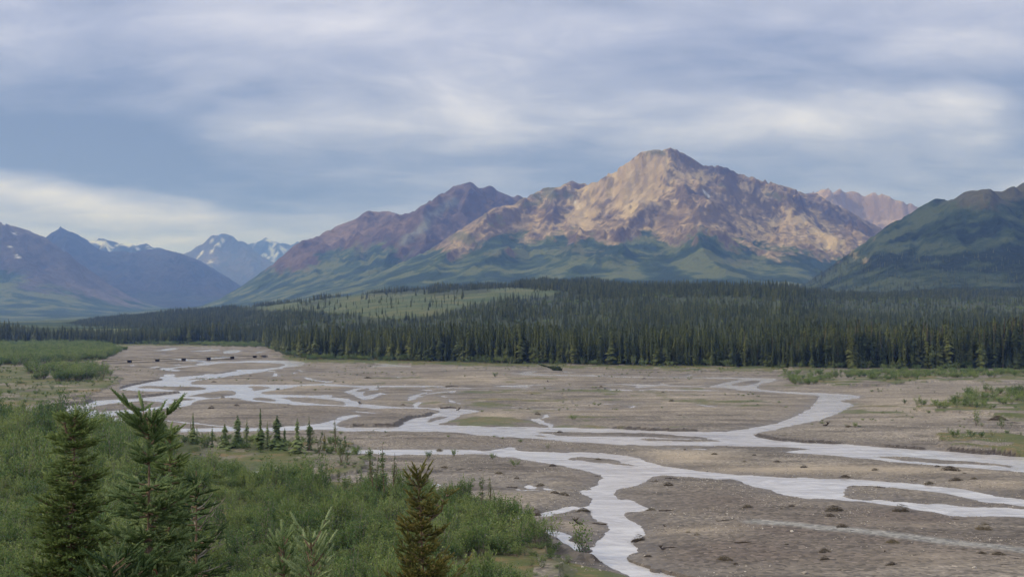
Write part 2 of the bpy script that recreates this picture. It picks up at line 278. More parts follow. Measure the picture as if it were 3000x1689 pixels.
SHRUBS = [(D('-700 870 230 868 320 878 262 905 0 925 -700 930'), 1.0), (D('60 940 190 930 310 945 240 958 100 965'), .5), (D('700 892 780 905 1000 909 1300 916 1400 918 1300 905 900 895 760 888'), .8), (conv('f', P('-450 120 -300 195 0 190 300 130 900 160 1500 130 2100 140 2576 90 4000 100 4000 30 -450 40')), .8),
          (conv('f', P('1200 465 1350 505 1900 520 2500 480 3400 500 3400 300 2150 290 1800 370 1500 430')), .7), (conv('f', P('1490 870 1560 905 1750 905 2100 900 2576 920 3400 960 3400 880 2576 880 2300 850 1950 850 1550 830')), .6), (D('330 866 560 871 660 873 700 880 690 868 560 863 330 862'), .8)]
def in_any(sx, sy, polys):
    m = np.zeros(sx.shape, bool)
    for p in polys: m |= inside(sx, sy, p)
    return m
# forest front edge: photo row of the tree feet, by column
EDX = np.array([-900, 0, 230, 470, 700, 770, 840, 885, 1050, 1400, 1860, 2330, 3000, 4200.])
EDY = np.array([1006, 1007, 1010, 1011, 1011, 1015, 1042, 1053, 1057, 1068, 1076, 1082, 1084, 1090.])
def edge_Y(sx): return CH*FPX/(np.interp(sx, EDX, EDY)-HY)
# land skyline (ground under the far trees): photo row and distance
SKX = np.array([-900, 0, 350, 700, 1050, 1280, 1450, 1600, 1750, 1870, 2290, 2460, 2700, 3000, 4200.])
SKY_ = np.array([985, 983, 935, 905, 868, 852, 845, 838, 838, 850, 853, 868, 866, 866, 860.])
SKD = np.array([2600, 2500, 2100, 1950, 1800, 1750, 1750, 1750, 1600, 1450, 1250, 1700, 1800, 1800, 1800.])
def ground_z(X, Y):
    """height of the land without river cuts"""
    sx = CX+FPX*X/np.maximum(Y, 1.0); sx = np.clip(sx, -2500, 6000)
    e = edge_Y(sx); d = np.interp(sx, SKX, SKD); zc = CH+(HY-np.interp(sx, SKX, SKY_))*d/FPX; zc = np.maximum(zc, 1.0)
    t = np.clip((Y-e)/(d-e), 0, 1); up = zc*(0.35*t+0.65*t*t*(3-2*t))
    back = np.where(Y > d, zc*np.exp(-((Y-d)/900.0)**2)*0.6+zc*0.4, up)
    z = np.where(Y > e, back, 0.0)
    z = z+np.where(Y > e, 1, 0)*sstep(0, 300, Y-e)*(fbm(X/160, Y/160, 4, 5)-0.5)*9*np.clip(zc/30, .2, 1)
    bl = 18.3*np.exp(-(np.maximum(Y, 0)/27.0)**1.05)*sstep(110, 60, Y-np.maximum(-X, 0)*0.2)
    bl = np.where(Y < 0, 18.3, bl)
    return z+np.maximum(bl, 0)

# ------------------------------------------------------------------ ground sheet
syr = np.concatenate([np.arange(1720, 1010, -1.6)])
Yr = np.concatenate([[-60, -30, -10, 0], np.linspace(1.5, 20, 25), np.linspace(21, 82, 60), CH*FPX/(syr-HY)])
Yr = Yr[:4].tolist()+sorted(set(np.round(Yr[4:], 3).tolist())); Yr = np.array(Yr)
Yr = np.concatenate([Yr, np.geomspace(Yr[-1]+8, 3200, 130), np.geomspace(3400, 17500, 25)])
sxr = np.concatenate([np.linspace(-9000, -1100, 26), np.arange(-1000, 4000, 2.7), np.linspace(4100, 12000, 26)])
GY, GS = np.meshgrid(Yr, sxr, indexing='ij')
GX = (GS-CX)/FPX*np.maximum(GY, 12.0)
GX = np.where(GY < 12, (GS-CX)/FPX*np.maximum(12, 12+0*GY)*1.0, GX)
nr, nc = GX.shape
X = GX.ravel(); Y = GY.ravel()
Z = ground_z(X, Y)
zone = (Y > 60) & (Y < 1250)
# river: signed distance (metres), positive in the water
wx = X+(vnoise(X/2.2, Y/3.5, 3)-.5)*0.9+(vnoise(X/.7, Y/.9, 4)-.5)*.35
wy = Y+(vnoise(X/2.0+9, Y/3.0, 6)-.5)*1.6+(vnoise(X/.6, Y/.8, 8)-.5)*.5
S_ = np.full(X.shape, -60.0)
zx, zy = wx[zone], wy[zone]; s = np.full(zx.shape, -60.0)
sdf(zx, zy, W, s, 1, 14.0); sdf(zx, zy, I, s, -1, 4.0)
S_[zone] = s
px0, py0 = pix(X, np.maximum(Y, 1), 1.0)
def thin(amp_x, amp_y, seed, wd_, boxes_, cut_):
    nn = fbm(X/amp_x, Y/amp_y, 3, seed, .45); br_ = vnoise(X/30, Y/25, seed+5); mk = np.zeros(X.shape)
    for (a, b_, rx, ry) in boxes_: mk = np.maximum(mk, np.exp(-((px0-a)/rx)**4-((py0-b_)/ry)**4))
    gy_ = np.abs(nn-.5)-wd_*(.4+1.2*br_)
    return np.where((mk > .5) & (br_ > cut_) & (Y > 100), -gy_*60, -99)
for a_ in ((60, 22, 301, .0045, [(950, 1090, 300, 18), (520, 1045, 220, 14), (1650, 1160, 320, 45), (1250, 1150, 260, 30)], .42), (35, 14, 311, .006, [(1500, 1395, 280, 45), (700, 1200, 250, 20), (2050, 1190, 300, 12)], .5)):
    tn_ = thin(*a_); S_ = np.where((S_ < 0) & (tn_ > S_), np.minimum(tn_, .5), S_)
wq = np.where(Y > 12, (fbm(X/6, Y/6, 3, 15)-.5), 0); wq2 = np.where(Y > 12, (fbm(X/5, Y/7, 3, 16)-.5), 0)
kq = np.clip(FPX/np.maximum(Y, 40), 0, 30); px0 = px0+wq*kq*5; py0 = py0+wq2*kq*1.3
scr = np.zeros(X.shape, bool); scr[(Y > 12)] = inside(px0[Y > 12], py0[Y > 12], SCRUB); scr |= (Y <= 60) & (X < 14)
grs = in_any(px0, py0, GRASS)
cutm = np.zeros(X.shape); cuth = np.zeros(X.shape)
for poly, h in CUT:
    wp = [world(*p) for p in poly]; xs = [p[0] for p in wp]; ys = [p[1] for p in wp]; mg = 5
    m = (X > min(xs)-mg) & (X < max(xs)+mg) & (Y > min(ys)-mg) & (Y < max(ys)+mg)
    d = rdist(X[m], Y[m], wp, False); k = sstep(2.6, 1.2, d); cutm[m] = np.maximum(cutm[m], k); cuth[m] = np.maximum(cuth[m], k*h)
lowx = fbm(X/26, Y/17, 4, 21)-.5
land = np.clip(-S_, 0, 60)
gently = 0.28*(1-np.exp(-land/1.6))+0.25*(1-np.exp(-land/14))
relief = lowx*0.55+(fbm(X/6, Y/3.2, 3, 25)-.5)*0.16
gz = gently*(1-cutm)+(cuth+.1)*sstep(0, 1.1, land)*cutm+np.where(land > 0.3, relief*np.clip(land/4, 0, 1), 0)
gz = np.where(S_ > 0, -0.05-0.5*(1-np.exp(-S_/0.8)), np.maximum(gz, 0.015+0.02*np.clip(land, 0, 3)))
e_ = edge_Y(np.clip(px0, -2500, 6000))
terr = (scr & (Y > 12)).astype(float)
inriver = (Y > 12) & (Y < e_+60)
terr_h = np.where(scr, np.clip(land/1.5, 0, 1)*1.0, np.where(grs, np.clip(land/3, 0, 1)*0.45, 0))
Z = np.where(inriver & (Z < 4), np.where(S_ > -0.01, gz, np.maximum(gz, 0)+Z+terr_h), Z)
far = Y >= e_; Z = np.where(far, Z+np.where(Y < 1250, gz*0.3+.3, 0.4), Z)
Z = np.where(far & (S_ > 0), gz, Z)
Z = Z + np.where((Z > 1.2) & (Y < 90), (fbm(X/5, Y/5, 3, 61)-.5)*0.5, 0)
wet = np.where(S_ > 0, 1, np.exp(-land/(2.0+1.5*vnoise(X/30, Y/30, 31))))
veg = np.zeros(X.shape)
veg[grs] = 1; veg[scr] = 1
vn = fbm(X/7, Y/7, 4, 41); vn2 = fbm(X/40, Y/25, 3, 44)
soft = np.where(far, 1.0, 0); veg = np.maximum(veg, soft)
leftplain = grs & (py0 > 1020) & (px0 < 500); veg = np.where(leftplain, sstep(.33, .50, vn*.6+vn2*.4+(1100-py0)/500*.3), veg)
veg = np.where(grs & ~leftplain & (px0 > 1500) & (py0 < 1300), sstep(.34, .5, vn), veg)
sparse = (py0 > 1090) & (py0 < 1240) & (px0 > 1000) & ~grs & ~scr
veg = np.where(sparse, 0.8*sstep(.60, .72, vn2*.5+vn*.5), veg)
gt = in_any(px0, py0, [GRASS[0]]); veg = np.where(gt, .35+.65*sstep(.34, .6, fbm(X/5, Y/9, 4, 47)), veg)
br = in_any(px0, py0, [D('1330 1370 1400 1375 1440 1400 1430 1460 1340 1500 1330 1420')])
veg = np.where(br, 0.8*sstep(.4, .6, vn), veg)
# tundra meadow on the far slope, and mixed bog woodland
mw_ = np.where(Y > 500, fbm(X/70, Y/120, 4, 88)-.5, 0); mead = inside(px0+mw_*120, mw_*26+HY+FPX*(CH-Z)/np.maximum(Y, 1), D('640 775 760 760 900 738 1000 742 1130 738 1270 722 1380 716 1420 735 1360 748 1250 757 1180 775 1080 795 950 797 820 783 700 784')) & far
# painted albedo patches of the bars (photo pixels: x, y, rx, ry, value)
def ell(lst, base):
    v = base
    sx_, sy_ = px0b, py0b
    for (a, b, rx, ry, amp) in lst:
        q = ((sx_-a)/rx)**2+((sy_-b)/ry)**2; v = v+amp*np.exp(-q)
    return v
px0b, py0b = pix(X, np.maximum(Y, 1), 0.3); wob_ = (fbm(X/9, Y/9, 3, 71)-.5); px0b = px0b+wob_*60; py0b = py0b+wob_*14
sand = ell([(2000, 1340, 130, 16, .8), (2250, 1375, 260, 10, .7), (2600, 1385, 260, 12, .6), (2050, 1558, 160, 10, .85), (2700, 1545, 25, 5, .6), (1450, 1222, 90, 10, .6), (1240, 1175, 90, 8, .5), (1650, 1205, 200, 12, .3),
            (2000, 1180, 260, 30, .25), (2650, 1190, 300, 50, .3), (2700, 1640, 180, 25, .35), (2900, 1420, 150, 12, .5), (1400, 1110, 300, 12, .35), (900, 1130, 200, 12, .3), (2600, 1535, 120, 12, .3), (1700, 1545, 80, 10, .4), (1540, 1460, 120, 12, .25)], 0.0*X)
dark = ell([(2100, 1460, 170, 45, .55), (2200, 1620, 160, 30, .7), (2660, 1500, 170, 14, .7), (2700, 1520, 130, 14, .6), (1350, 1290, 260, 14, .45), (1650, 1310, 200, 10, .4), (1250, 1240, 150, 14, .5), (1050, 1205, 250, 14, .35), (800, 1230, 300, 20, .25),
            (1700, 1395, 80, 16, .55), (1550, 1370, 120, 20, .35), (2440, 1300, 160, 12, .6), (2600, 1315, 160, 10, .6), (2000, 1630, 120, 40, .45), (2350, 1560, 150, 16, .5), (2650, 1590, 220, 14, .35), (2900, 1620, 180, 30, .35), (1650, 1500, 90, 20, .3), (2280, 1235, 120, 5, .4), (1960, 1245, 150, 5, .5), (2450, 1570, 560, 120, .62), (2500, 1640, 200, 30, .2), (1600, 1235, 160, 10, .3)], 0.0*X)
trk = [world(*p) for p in conv('q', P('1300 860 1700 890 2100 950'))+conv('r', P('300 960 800 1010 1300 1080 1800 1130 2423 1190'))]
greyt = np.zeros(X.shape); m = (X > 5) & (X < 70) & (Y > 80) & (Y < 140); greyt[m] = sstep(2.2, .5, rdist(X[m]+(vnoise(X[m]/3, Y[m]/3, 5)-.5), Y[m], trk, False))
streak = fbm(X/14, Y/4.0, 5, 51, .6)
idx = np.arange(nr*nc).reshape(nr, nc)
F = np.stack([idx[:-1, :-1], idx[:-1, 1:], idx[1:, 1:], idx[1:, :-1]], -1).reshape(-1, 4)
# ---- material
gm, q, b = new_mat('river_ground', 0.93, 0.25)
ob = q('ShaderNodeTexCoord').outputs['Object']
nA = q.noise(ob, 0.055, 6, .6); nB = q.noise(ob, 0.5, 5, .65); nC = q.noise(ob, 3.2, 3, .7)
vor = q('ShaderNodeTexVoronoi', {'Vector': ob, 'Scale': 2.6, 'Randomness': 1.0}); vc = q('ShaderNodeSeparateColor', {0: vor.outputs['Color']}).outputs[0]
gcol = q.ramp(nA, [(.34, (.070, .066, .067)), (.5, (.132, .123, .118)), (.66, (.222, .204, .185))])
gcol = q.mix(q.ramp(nB, [(.35, 0.0), (.7, .75)]), gcol, (.092, .085, .082))
gcol = q.mix(q.math('MULTIPLY', attr(q, 'streak'), 0.8), gcol, q.mix(.5, gcol, (.36, .325, .275)))
gcol = q.mix(q.ramp(attr(q, 'streak'), [(.36, .7), (.47, 0.0)]), gcol, (.085, .077, .073))
st2 = q.noise(q('ShaderNodeMapping', {0: ob, 3: (.035, .22, 1)}).outputs[0], 1.0, 6, .65, .6)
gcol = q.mix(q.ramp(st2, [(.52, 0.0), (.66, .55)]), gcol, (.29, .268, .243)); gcol = q.mix(q.ramp(st2, [(.33, .6), (.44, 0.0)]), gcol, (.085, .078, .074))
gcol = q.mix(attr(q, 'sand'), gcol, (.37, .32, .255))
gcol = q.mix(attr(q, 'dark'), gcol, (.115, .098, .09))
gcol = q.mix(attr(q, 'grey'), gcol, (.24, .25, .255))
pe = q.ramp(vc, [(.0, (.35, .35, .36)), (.35, (.8, .8, .8)), (.75, (1.15, 1.12, 1.08)), (.93, (1.3, 1.28, 1.25)), (1.0, (1.75, 1.72, 1.7))], 'LINEAR')
gcol = q.mix(q.math('MULTIPLY', q.math('SUBTRACT', 1.0, attr(q, 'sand')), .75), gcol, q.mix(1.0, gcol, pe, 'MULTIPLY'))
gcol = q.mix(q.math('MULTIPLY', attr(q, 'wet'), .62), gcol, (.075, .066, .064))
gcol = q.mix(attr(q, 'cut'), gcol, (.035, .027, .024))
vcol = q.ramp(q.math('ADD', q.math('MULTIPLY', nA, .5), q.math('MULTIPLY', nB, .5)), [(.35, (.038, .062, .022)), (.5, (.075, .090, .034)), (.62, (.15, .115, .06))])
vcol = q.mix(attr(q, 'meadow'), vcol, q.ramp(q.noise(ob, .02, 5, .6), [(.38, (.036, .062, .028)), (.5, (.060, .082, .034)), (.62, (.092, .098, .040))]))
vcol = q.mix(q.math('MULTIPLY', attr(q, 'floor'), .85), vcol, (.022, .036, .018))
vm = q.math('MULTIPLY', attr(q, 'veg'), q.ramp(q.math('ADD', nC, q.math('MULTIPLY', attr(q, 'veg'), .5)), [(.45, 0.1), (.75, 1.0)]), clamp=True)
gcol = q.mix(vm, gcol, vcol)
lk(q, gcol, b.inputs['Base Color'])
lk(q, q('ShaderNodeMapRange', {0: attr(q, 'wet'), 3: .95, 4: .45}).outputs[0], b.inputs['Roughness'])
bp = q('ShaderNodeBump', {'Strength': .55, 'Distance': .12, 'Height': q.math('ADD', q.math('MULTIPLY', nC, .6), q.math('ADD', q.math('MULTIPLY', vor.outputs['Distance'], -.5), q.math('MULTIPLY', nB, 1.2)))})
lk(q, bp.outputs[0], b.inputs['Normal'])
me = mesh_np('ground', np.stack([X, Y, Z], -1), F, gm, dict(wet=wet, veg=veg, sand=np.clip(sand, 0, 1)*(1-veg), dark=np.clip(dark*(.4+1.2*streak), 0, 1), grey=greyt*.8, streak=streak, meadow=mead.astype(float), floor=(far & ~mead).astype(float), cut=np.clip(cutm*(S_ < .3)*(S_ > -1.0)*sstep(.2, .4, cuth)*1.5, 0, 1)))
link('ground', me, kind='structure')
GZ = Z.reshape(nr, nc)
def gsample(x, y):
    """ground height lookup on the sheet"""
    x = np.atleast_1d(np.asarray(x, float)); y = np.atleast_1d(np.asarray(y, float))
    i = np.clip(np.searchsorted(Yr, y)-1, 0, nr-2); ty_ = np.clip((y-Yr[i])/(Yr[i+1]-Yr[i]), 0, 1)
    sx = CX+FPX*x/np.maximum(y, 12.0); j = np.clip(np.searchsorted(sxr, sx)-1, 0, nc-2); tx = np.clip((sx-sxr[j])/(sxr[j+1]-sxr[j]), 0, 1)
    return (GZ[i, j]*(1-tx)+GZ[i, j+1]*tx)*(1-ty_)+(GZ[i+1, j]*(1-tx)+GZ[i+1, j+1]*tx)*ty_
SG = S_.reshape(nr, nc)
def wsample(x, y):
    i = np.clip(np.searchsorted(Yr, y)-1, 0, nr-2); sx = CX+FPX*x/np.maximum(y, 12.0); j = np.clip(np.searchsorted(sxr, sx), 0, nc-2)
    return SG[i, j]
# ------------------------------------------------------------------ river water: one level sheet, the bars stand out of it
wm, q, b = new_mat('silty_water', 0.12, 0.5)
ob = q('ShaderNodeTexCoord').outputs['Object']
lk(q, q.ramp(q.noise(q('ShaderNodeMapping', {0: ob, 3: (.5, 1.3, 1)}).outputs[0], .22, 6, .68, 1.2), [(.36, (.36, .36, .385)), (.66, (.53, .535, .565))]), b.inputs['Base Color'])
mp = q('ShaderNodeMapping', {0: ob, 3: (1.0, .45, 1)}).outputs[0]
rip = q.math('ADD', q.noise(mp, 1.6, 5, .65, .8), q.math('MULTIPLY', q.noise(mp, .25, 3, .5, 1.5), 2.4))
lk(q, q('ShaderNodeBump', {'Strength': .26, 'Distance': .12, 'Height': rip}).outputs[0], b.inputs['Normal'])
b.inputs['IOR'].default_value = 1.33; b.inputs['Roughness'].default_value = .16
wv = [(-420, 70, 0), (40, 70, 0), (300, 1200, 0), (-520, 1200, 0), (110, 70, 0), (900, 1200, 0)]
me = mesh_np('water', np.array([(-60, 60, 0), (140, 60, 0), (760, 1260, 0), (-560, 1260, 0)], float), [(0, 1, 2, 3)], wm)
link('river_water', me, kind='structure')

# ------------------------------------------------------------------ mountains
def erode(h, n=16000, steps=48, batches=6, K=8.0, er=.40, dep=.25, seed=1):
    r = np.random.RandomState(seed); H_, W_ = h.shape
    for bt in range(batches):
        x = r.uniform(1, W_-3, n); y = r.uniform(1, H_-3, n); vx = np.zeros(n); vy = np.zeros(n); sed = np.zeros(n); wat = np.ones(n)
        for st in range(steps):
            ix = x.astype(int); iy = y.astype(int); fx = x-ix; fy = y-iy
            a = h[iy, ix]; b_ = h[iy, ix+1]; c = h[iy+1, ix]; d = h[iy+1, ix+1]
            gx = (b_-a)*(1-fy)+(d-c)*fy; gy = (c-a)*(1-fx)+(d-b_)*fx
            h0 = a*(1-fx)*(1-fy)+b_*fx*(1-fy)+c*(1-fx)*fy+d*fx*fy
            vx = vx*.25-gx*.75; vy = vy*.25-gy*.75; L = np.hypot(vx, vy)+1e-6; vx /= L; vy /= L
            nx = np.clip(x+vx, 1, W_-3); ny = np.clip(y+vy, 1, H_-3)
            jx = nx.astype(int); jy = ny.astype(int); ux = nx-jx; uy = ny-jy
            h1 = h[jy, jx]*(1-ux)*(1-uy)+h[jy, jx+1]*ux*(1-uy)+h[jy+1, jx]*(1-ux)*uy+h[jy+1, jx+1]*ux*uy
            dh = h1-h0; cap = np.maximum(-dh, .05)*K*wat*.2
            am = np.where((sed > cap) | (dh > 0), -np.where(dh > 0, np.minimum(dh, sed), (sed-cap)*dep), np.minimum((cap-sed)*er, np.maximum(-dh, 0)))
            sed += am
            dl = 0; fi = iy*W_+ix
            for of, wt in ((0, (1-fx)*(1-fy)), (1, fx*(1-fy)), (W_, (1-fx)*fy), (W_+1, fx*fy)):
                dl = dl+np.bincount(fi+of, -am*wt, H_*W_)
            h += np.clip(dl, -.10, .06).reshape(H_, W_)
            x, y = nx, ny; wat *= .975
    return h
def seg_field(X, Y, segs, lam, warp=0):
    """heights of a family of ridge lines, falling off exponentially sideways"""
    out = np.zeros(X.shape)
    for pts in segs:
        for a, b_ in zip(pts[:-1], pts[1:]):
            ex, ey = b_[0]-a[0], b_[1]-a[1]; L = ex*ex+ey*ey+1e-6
            t = np.clip(((X-a[0])*ex+(Y-a[1])*ey)/L, 0, 1); d = np.hypot(X-a[0]-t*ex, Y-a[1]-t*ey)
            out = np.maximum(out, (a[2]+(b_[2]-a[2])*t)*np.exp(-np.maximum(d-8, 0)/lam))
    return out
def w3(p): return ((p[0]-CX)/FPX*p[2], p[2], CH+(HY-p[1])/FPX*p[2])
def mountain(name, sky_pts, Yc, cell, mat, lam=700, lsp=380, spurs=None, front=2200, back=900, seed=1, amp=.16, nsc=700., Yfun=None, vegl=None, ern=(16000, 6), snow=(), extra=None, spurstep=70, label=None, spurlen=.75, vegamp=45, smooth_h=60, rib_w=26., rib_h=170):
    sk = [(x, y, (Yfun(x) if Yfun else Yc+130*math.sin(x/90.+seed))) for x, y in sky_pts]
    crest = [w3(p) for p in sk]
    if spurs is None:
        spurs = []; r = random.Random(seed*13+1); x = sk[0][0]+spurstep*.5
        while x < sk[-1][0]:
            y0 = np.interp(x, [s[0] for s in sk], [s[1] for s in sk]); Y0 = np.interp(x, [s[0] for s in sk], [s[2] for s in sk])
            zt = (HY-y0)/FPX*Y0+CH; L = front*spurlen*r.uniform(.7, 1.1); dr = r.uniform(-.35, .35); px_, Yp, z_ = (x-CX)/FPX*Y0, Y0, zt; pts = [(px_, Yp, z_*.99)]
            for k in range(1, 6):
                dr += r.uniform(-.25, .25); px_ += dr*L/5; Yp -= L/5*(1-.1*abs(dr)); zk = zt*(1-k/5.)**1.25*r.uniform(.9, 1.05)+zt*.02
                pts.append((px_, Yp, zk))
            spurs.append(pts); x += spurstep*r.uniform(.7, 1.3)
    else: spurs = [[w3(p) for p in s] for s in spurs]
    xs = [c[0] for c in crest]; ys = [c[1] for c in crest]
    gx = np.arange(min(xs)-600, max(xs)+600, cell); gy = np.arange(min(ys)-front, max(ys)+back, cell)
    X, Y = np.meshgrid(gx, gy)
    wa = nsc*.28
    Xw = X+(fbm(X/nsc*1.6, Y/nsc*1.6, 3, seed+3)-.5)*wa; Yw = Y+(fbm(X/nsc*1.6+7, Y/nsc*1.6+3, 3, seed+4)-.5)*wa
    dcr = rdist(X, Y, [(c[0], c[1]) for c in crest], False); kw = sstep(0, 300, dcr)
    Xw = X+(Xw-X)*kw; Yw = Y+(Yw-Y)*kw
    hb = seg_field(Xw, Yw, [crest], lam); hs = seg_field(Xw, Yw, spurs, lsp)
    h = (hb**4+hs**4)**.25 if len(spurs) else hb
    rd = ridged(X/nsc*1.3, Y/nsc*1.3, 6, seed, .52)-.55
    zt_ = np.clip((h-90)/260, .12, 1); h = h*(1+rd*amp*2.2*zt_*sstep(0, 120, dcr))+rd*14*zt_*sstep(0, 200, dcr)
    fine = ridged(X/150, Y/150, 4, seed+60, .6)-.55; h = h+fine*np.clip(h-60, 0, 400)/400*np.clip(cell*1.6, 16, 40)*sstep(0, 60, dcr)
    h0 = h.copy()
    h = erode(h/cell, ern[0], 50, ern[1], seed=seed)*cell
    ero = h0-h
    hl = h.copy(); kb = max(3, int(170/cell))
    for _ in range(2):
        for ax_ in (0, 1):
            c_ = np.cumsum(np.pad(hl, [(kb+1, kb) if a_ == ax_ else (0, 0) for a_ in (0, 1)], 'edge'), ax_); hl = (np.take(c_, range(2*kb+1, c_.shape[ax_]), ax_)-np.take(c_, range(0, c_.shape[ax_]-2*kb-1), ax_))/(2*kb+1)
    wl = sstep(smooth_h*1.6, smooth_h*.6, h); h = h*(1-wl)+hl*wl
    sx = CX+FPX*X/Y; wr = fbm(X/260, Y/260, 4, seed+71)-.5
    rib = ridged(sx/rib_w+wr*4, dcr/420+wr*2, 5, seed+70, .6)-.62; rib2 = ridged(sx/(rib_w*.38)+wr*6, dcr/160+wr*3, 4, seed+75, .6)-.62
    h = h+(rib*2.6+rib2*1.1)*cell*1.5*np.clip((h-rib_h)/180, 0, 1)*sstep(10, 160, dcr)
    ribc = sstep(-.05, .10, rib)*.6+sstep(-.08, .12, rib2)*.4
    # match the traced skyline
    tn = (h-CH)/Y*FPX
    bins = np.arange(sk[0][0]-20, sk[-1][0]+20, max(2.0, cell/np.mean(ys)*FPX*1.0)); bi = np.clip(((sx-bins[0])/(bins[1]-bins[0])).astype(int), -1, len(bins)); ok = (bi >= 0) & (bi < len(bins))
    mx = np.full(len(bins), 1.); np.maximum.at(mx, bi[ok], tn[ok])
    tgt = HY-np.interp(bins, [p[0] for p in sk], [p[1] for p in sk])
    ratio = np.clip((tgt+3)/(mx+3), .4, 2.2)
    k = np.ones(15)/15; low = np.convolve(np.pad(ratio, 7, 'edge'), k, 'valid')
    h = CH+(h-CH)*np.interp(sx, bins, low)
    tn = (h-CH)/Y*FPX; mx = np.full(len(bins), 1.); np.maximum.at(mx, bi[ok], tn[ok])
    hi = np.clip((tgt+3)/(mx+3), .6, 1.5); near = sstep(.86, .985, tn/np.maximum(np.interp(sx, bins, mx), 1))
    h = CH+(h-CH)*(1+(np.interp(sx, bins, hi)-1)*near)
    sy = HY-(h-CH)/Y*FPX
    # cover
    gyv, gxv = np.gradient(h, cell); slope = np.hypot(gxv, gyv)
    n3 = fbm(X/220, Y/220, 5, seed+9)-.5; n4 = fbm(X/60, Y/60, 4, seed+19)-.5; nr_ = ridged(X/300, Y/160, 4, seed+29)-.5
    if vegl is None: veg = np.zeros(X.shape)
    else:
        yb = np.interp(sx, [p[0] for p in vegl], [p[1] for p in vegl]); vv = (sy-yb)+n3*vegamp*2.2+n4*vegamp*.9-np.clip(ero, -6, 12)*1.5-(slope-.5)*40
        veg = sstep(-12, 16, vv)
    crag = sstep(.70, 1.1, slope+nr_*.35+n4*.5)
    sn = np.zeros(X.shape)
    for (x0, y0, x1, y1, th) in snow:
        d = rdist(sx, sy, [(x0, y0), (x1, y1)], False); sn = np.maximum(sn, sstep(th*1.25, th*.75, d+n4*th*1.6))
    at = dict(ribs=ribc, veg=veg, crag=crag*(1-veg*.7), snow=sn, tone=fbm(X/420, Y/420, 4, seed+40), shrub=fbm(X/110, Y/110, 5, seed+50, .65), scree=np.clip(.5+ero/14., 0, 1))
    if extra:
        for k_, v_ in extra(X, Y, h, sx, sy).items(): at[k_] = v_
    H_, W_ = X.shape; idx = np.arange(H_*W_).reshape(H_, W_)
    F = np.stack([idx[:-1, :-1], idx[:-1, 1:], idx[1:, 1:], idx[1:, :-1]], -1).reshape(-1, 4)
    keep = (h.ravel()[F].max(1) > -25); F = F[keep]
    edge = np.minimum(np.minimum(X-gx[0], gx[-1]-X), np.minimum(Y-gy[0], gy[-1]-Y)); h = np.where(edge < 250, h*np.clip(edge/250, 0, 1)-8*(1-edge/250), h)
    me = mesh_np(name, np.stack([X.ravel(), Y.ravel(), h.ravel()], -1), F, mat, at)
    o = link(name, me, kind='structure', label=label)
    return (gx, gy, h)
def rock_mat(name, c1, c2, c3, cc, v1, v2, vs, sc_=1.0, band=0.0):
    m, q, b = new_mat(name, .95, .1)
    ob = q('ShaderNodeTexCoord').outputs['Object']
    nb = q.noise(ob, .006*sc_, 8, .66, .5); nf = q.noise(ob, .035*sc_, 6, .78)
    st = q('ShaderNodeMapping', {0: ob, 3: (.012*sc_, .004*sc_, .05*sc_)}).outputs[0]; ns = q.noise(st, 1.0, 5, .65, 1.2)
    k = q.math('ADD', q.math('MULTIPLY', attr(q, 'tone'), .60), q.math('ADD', q.math('MULTIPLY', nb, .22), q.math('MULTIPLY', ns, .18)))
    c = q.ramp(k, [(.42, c1), (.48, c2), (.54, c3)])
    c = q.mix(q.math('MULTIPLY', q.ramp(nf, [(.45, 0.0), (.62, .75)]), 1.0), c, c1)
    c = q.mix(q.math('MULTIPLY', q.ramp(attr(q, 'scree'), [(.45, 0.0), (.7, 1.0)]), .3), c, c3)
    c = q.mix(q.math('MULTIPLY', attr(q, 'chute'), .45), c, c1)
    c = q.mix(q.math('MULTIPLY', attr(q, 'ribs'), .5), c, q.mix(.4, c1, cc))
    c = q.mix(q.math('MULTIPLY', attr(q, 'crag'), .75), c, cc)
    vg = q.ramp(q.math('ADD', q.math('MULTIPLY', attr(q, 'shrub'), .75), q.math('MULTIPLY', nf, .25)), [(.42, vs), (.5, v1), (.60, v2)])
    c = q.mix(attr(q, 'veg'), c, vg); c = q.mix(attr(q, 'snow'), c, (.66, .68, .70))
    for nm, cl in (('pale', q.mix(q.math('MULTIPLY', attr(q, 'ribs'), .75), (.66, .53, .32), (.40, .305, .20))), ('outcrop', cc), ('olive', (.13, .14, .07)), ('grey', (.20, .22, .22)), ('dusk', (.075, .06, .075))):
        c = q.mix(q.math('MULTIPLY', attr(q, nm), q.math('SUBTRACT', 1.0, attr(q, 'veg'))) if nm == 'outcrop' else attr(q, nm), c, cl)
    lk(q, c, b.inputs['Base Color'])
    h = q.math('ADD', q.math('MULTIPLY', nf, 1.0), q.math('MULTIPLY', nb, 2.5))
    lk(q, q('ShaderNodeBump', {'Strength': .9, 'Distance': 20./sc_, 'Height': h}).outputs[0], b.inputs['Normal'])
    return m
GRN = ((.052, .085, .042), (.120, .145, .065), (.027, .052, .030))
m_main = rock_mat('tan_scree_rock', (.17, .13, .10), (.36, .275, .17), (.56, .44, .27), (.085, .062, .062), *GRN)  # tan scree; its warmth also carries the peak's sunlight in the albedo
m_left = rock_mat('russet_rock', (.115, .085, .08), (.175, .13, .115), (.25, .185, .155), (.07, .05, .055), *GRN)
m_hill = rock_mat('shrubby_hill', (.055, .066, .036), (.078, .085, .047), (.105, .10, .063), (.05, .048, .04), (.030, .052, .030), (.065, .088, .045), (.012, .024, .018), 1.6)
m_far = rock_mat('purple_scree_rock', (.075, .075, .10), (.12, .11, .13), (.19, .165, .18), (.08, .075, .095), *GRN, sc_=.8)
m_dark = rock_mat('dark_slate_rock', (.035, .033, .045), (.048, .044, .055), (.07, .06, .065), (.025, .024, .03), (.03, .036, .03), (.045, .048, .04), (.02, .023, .02), sc_=.6)
def S(s): return P(s)
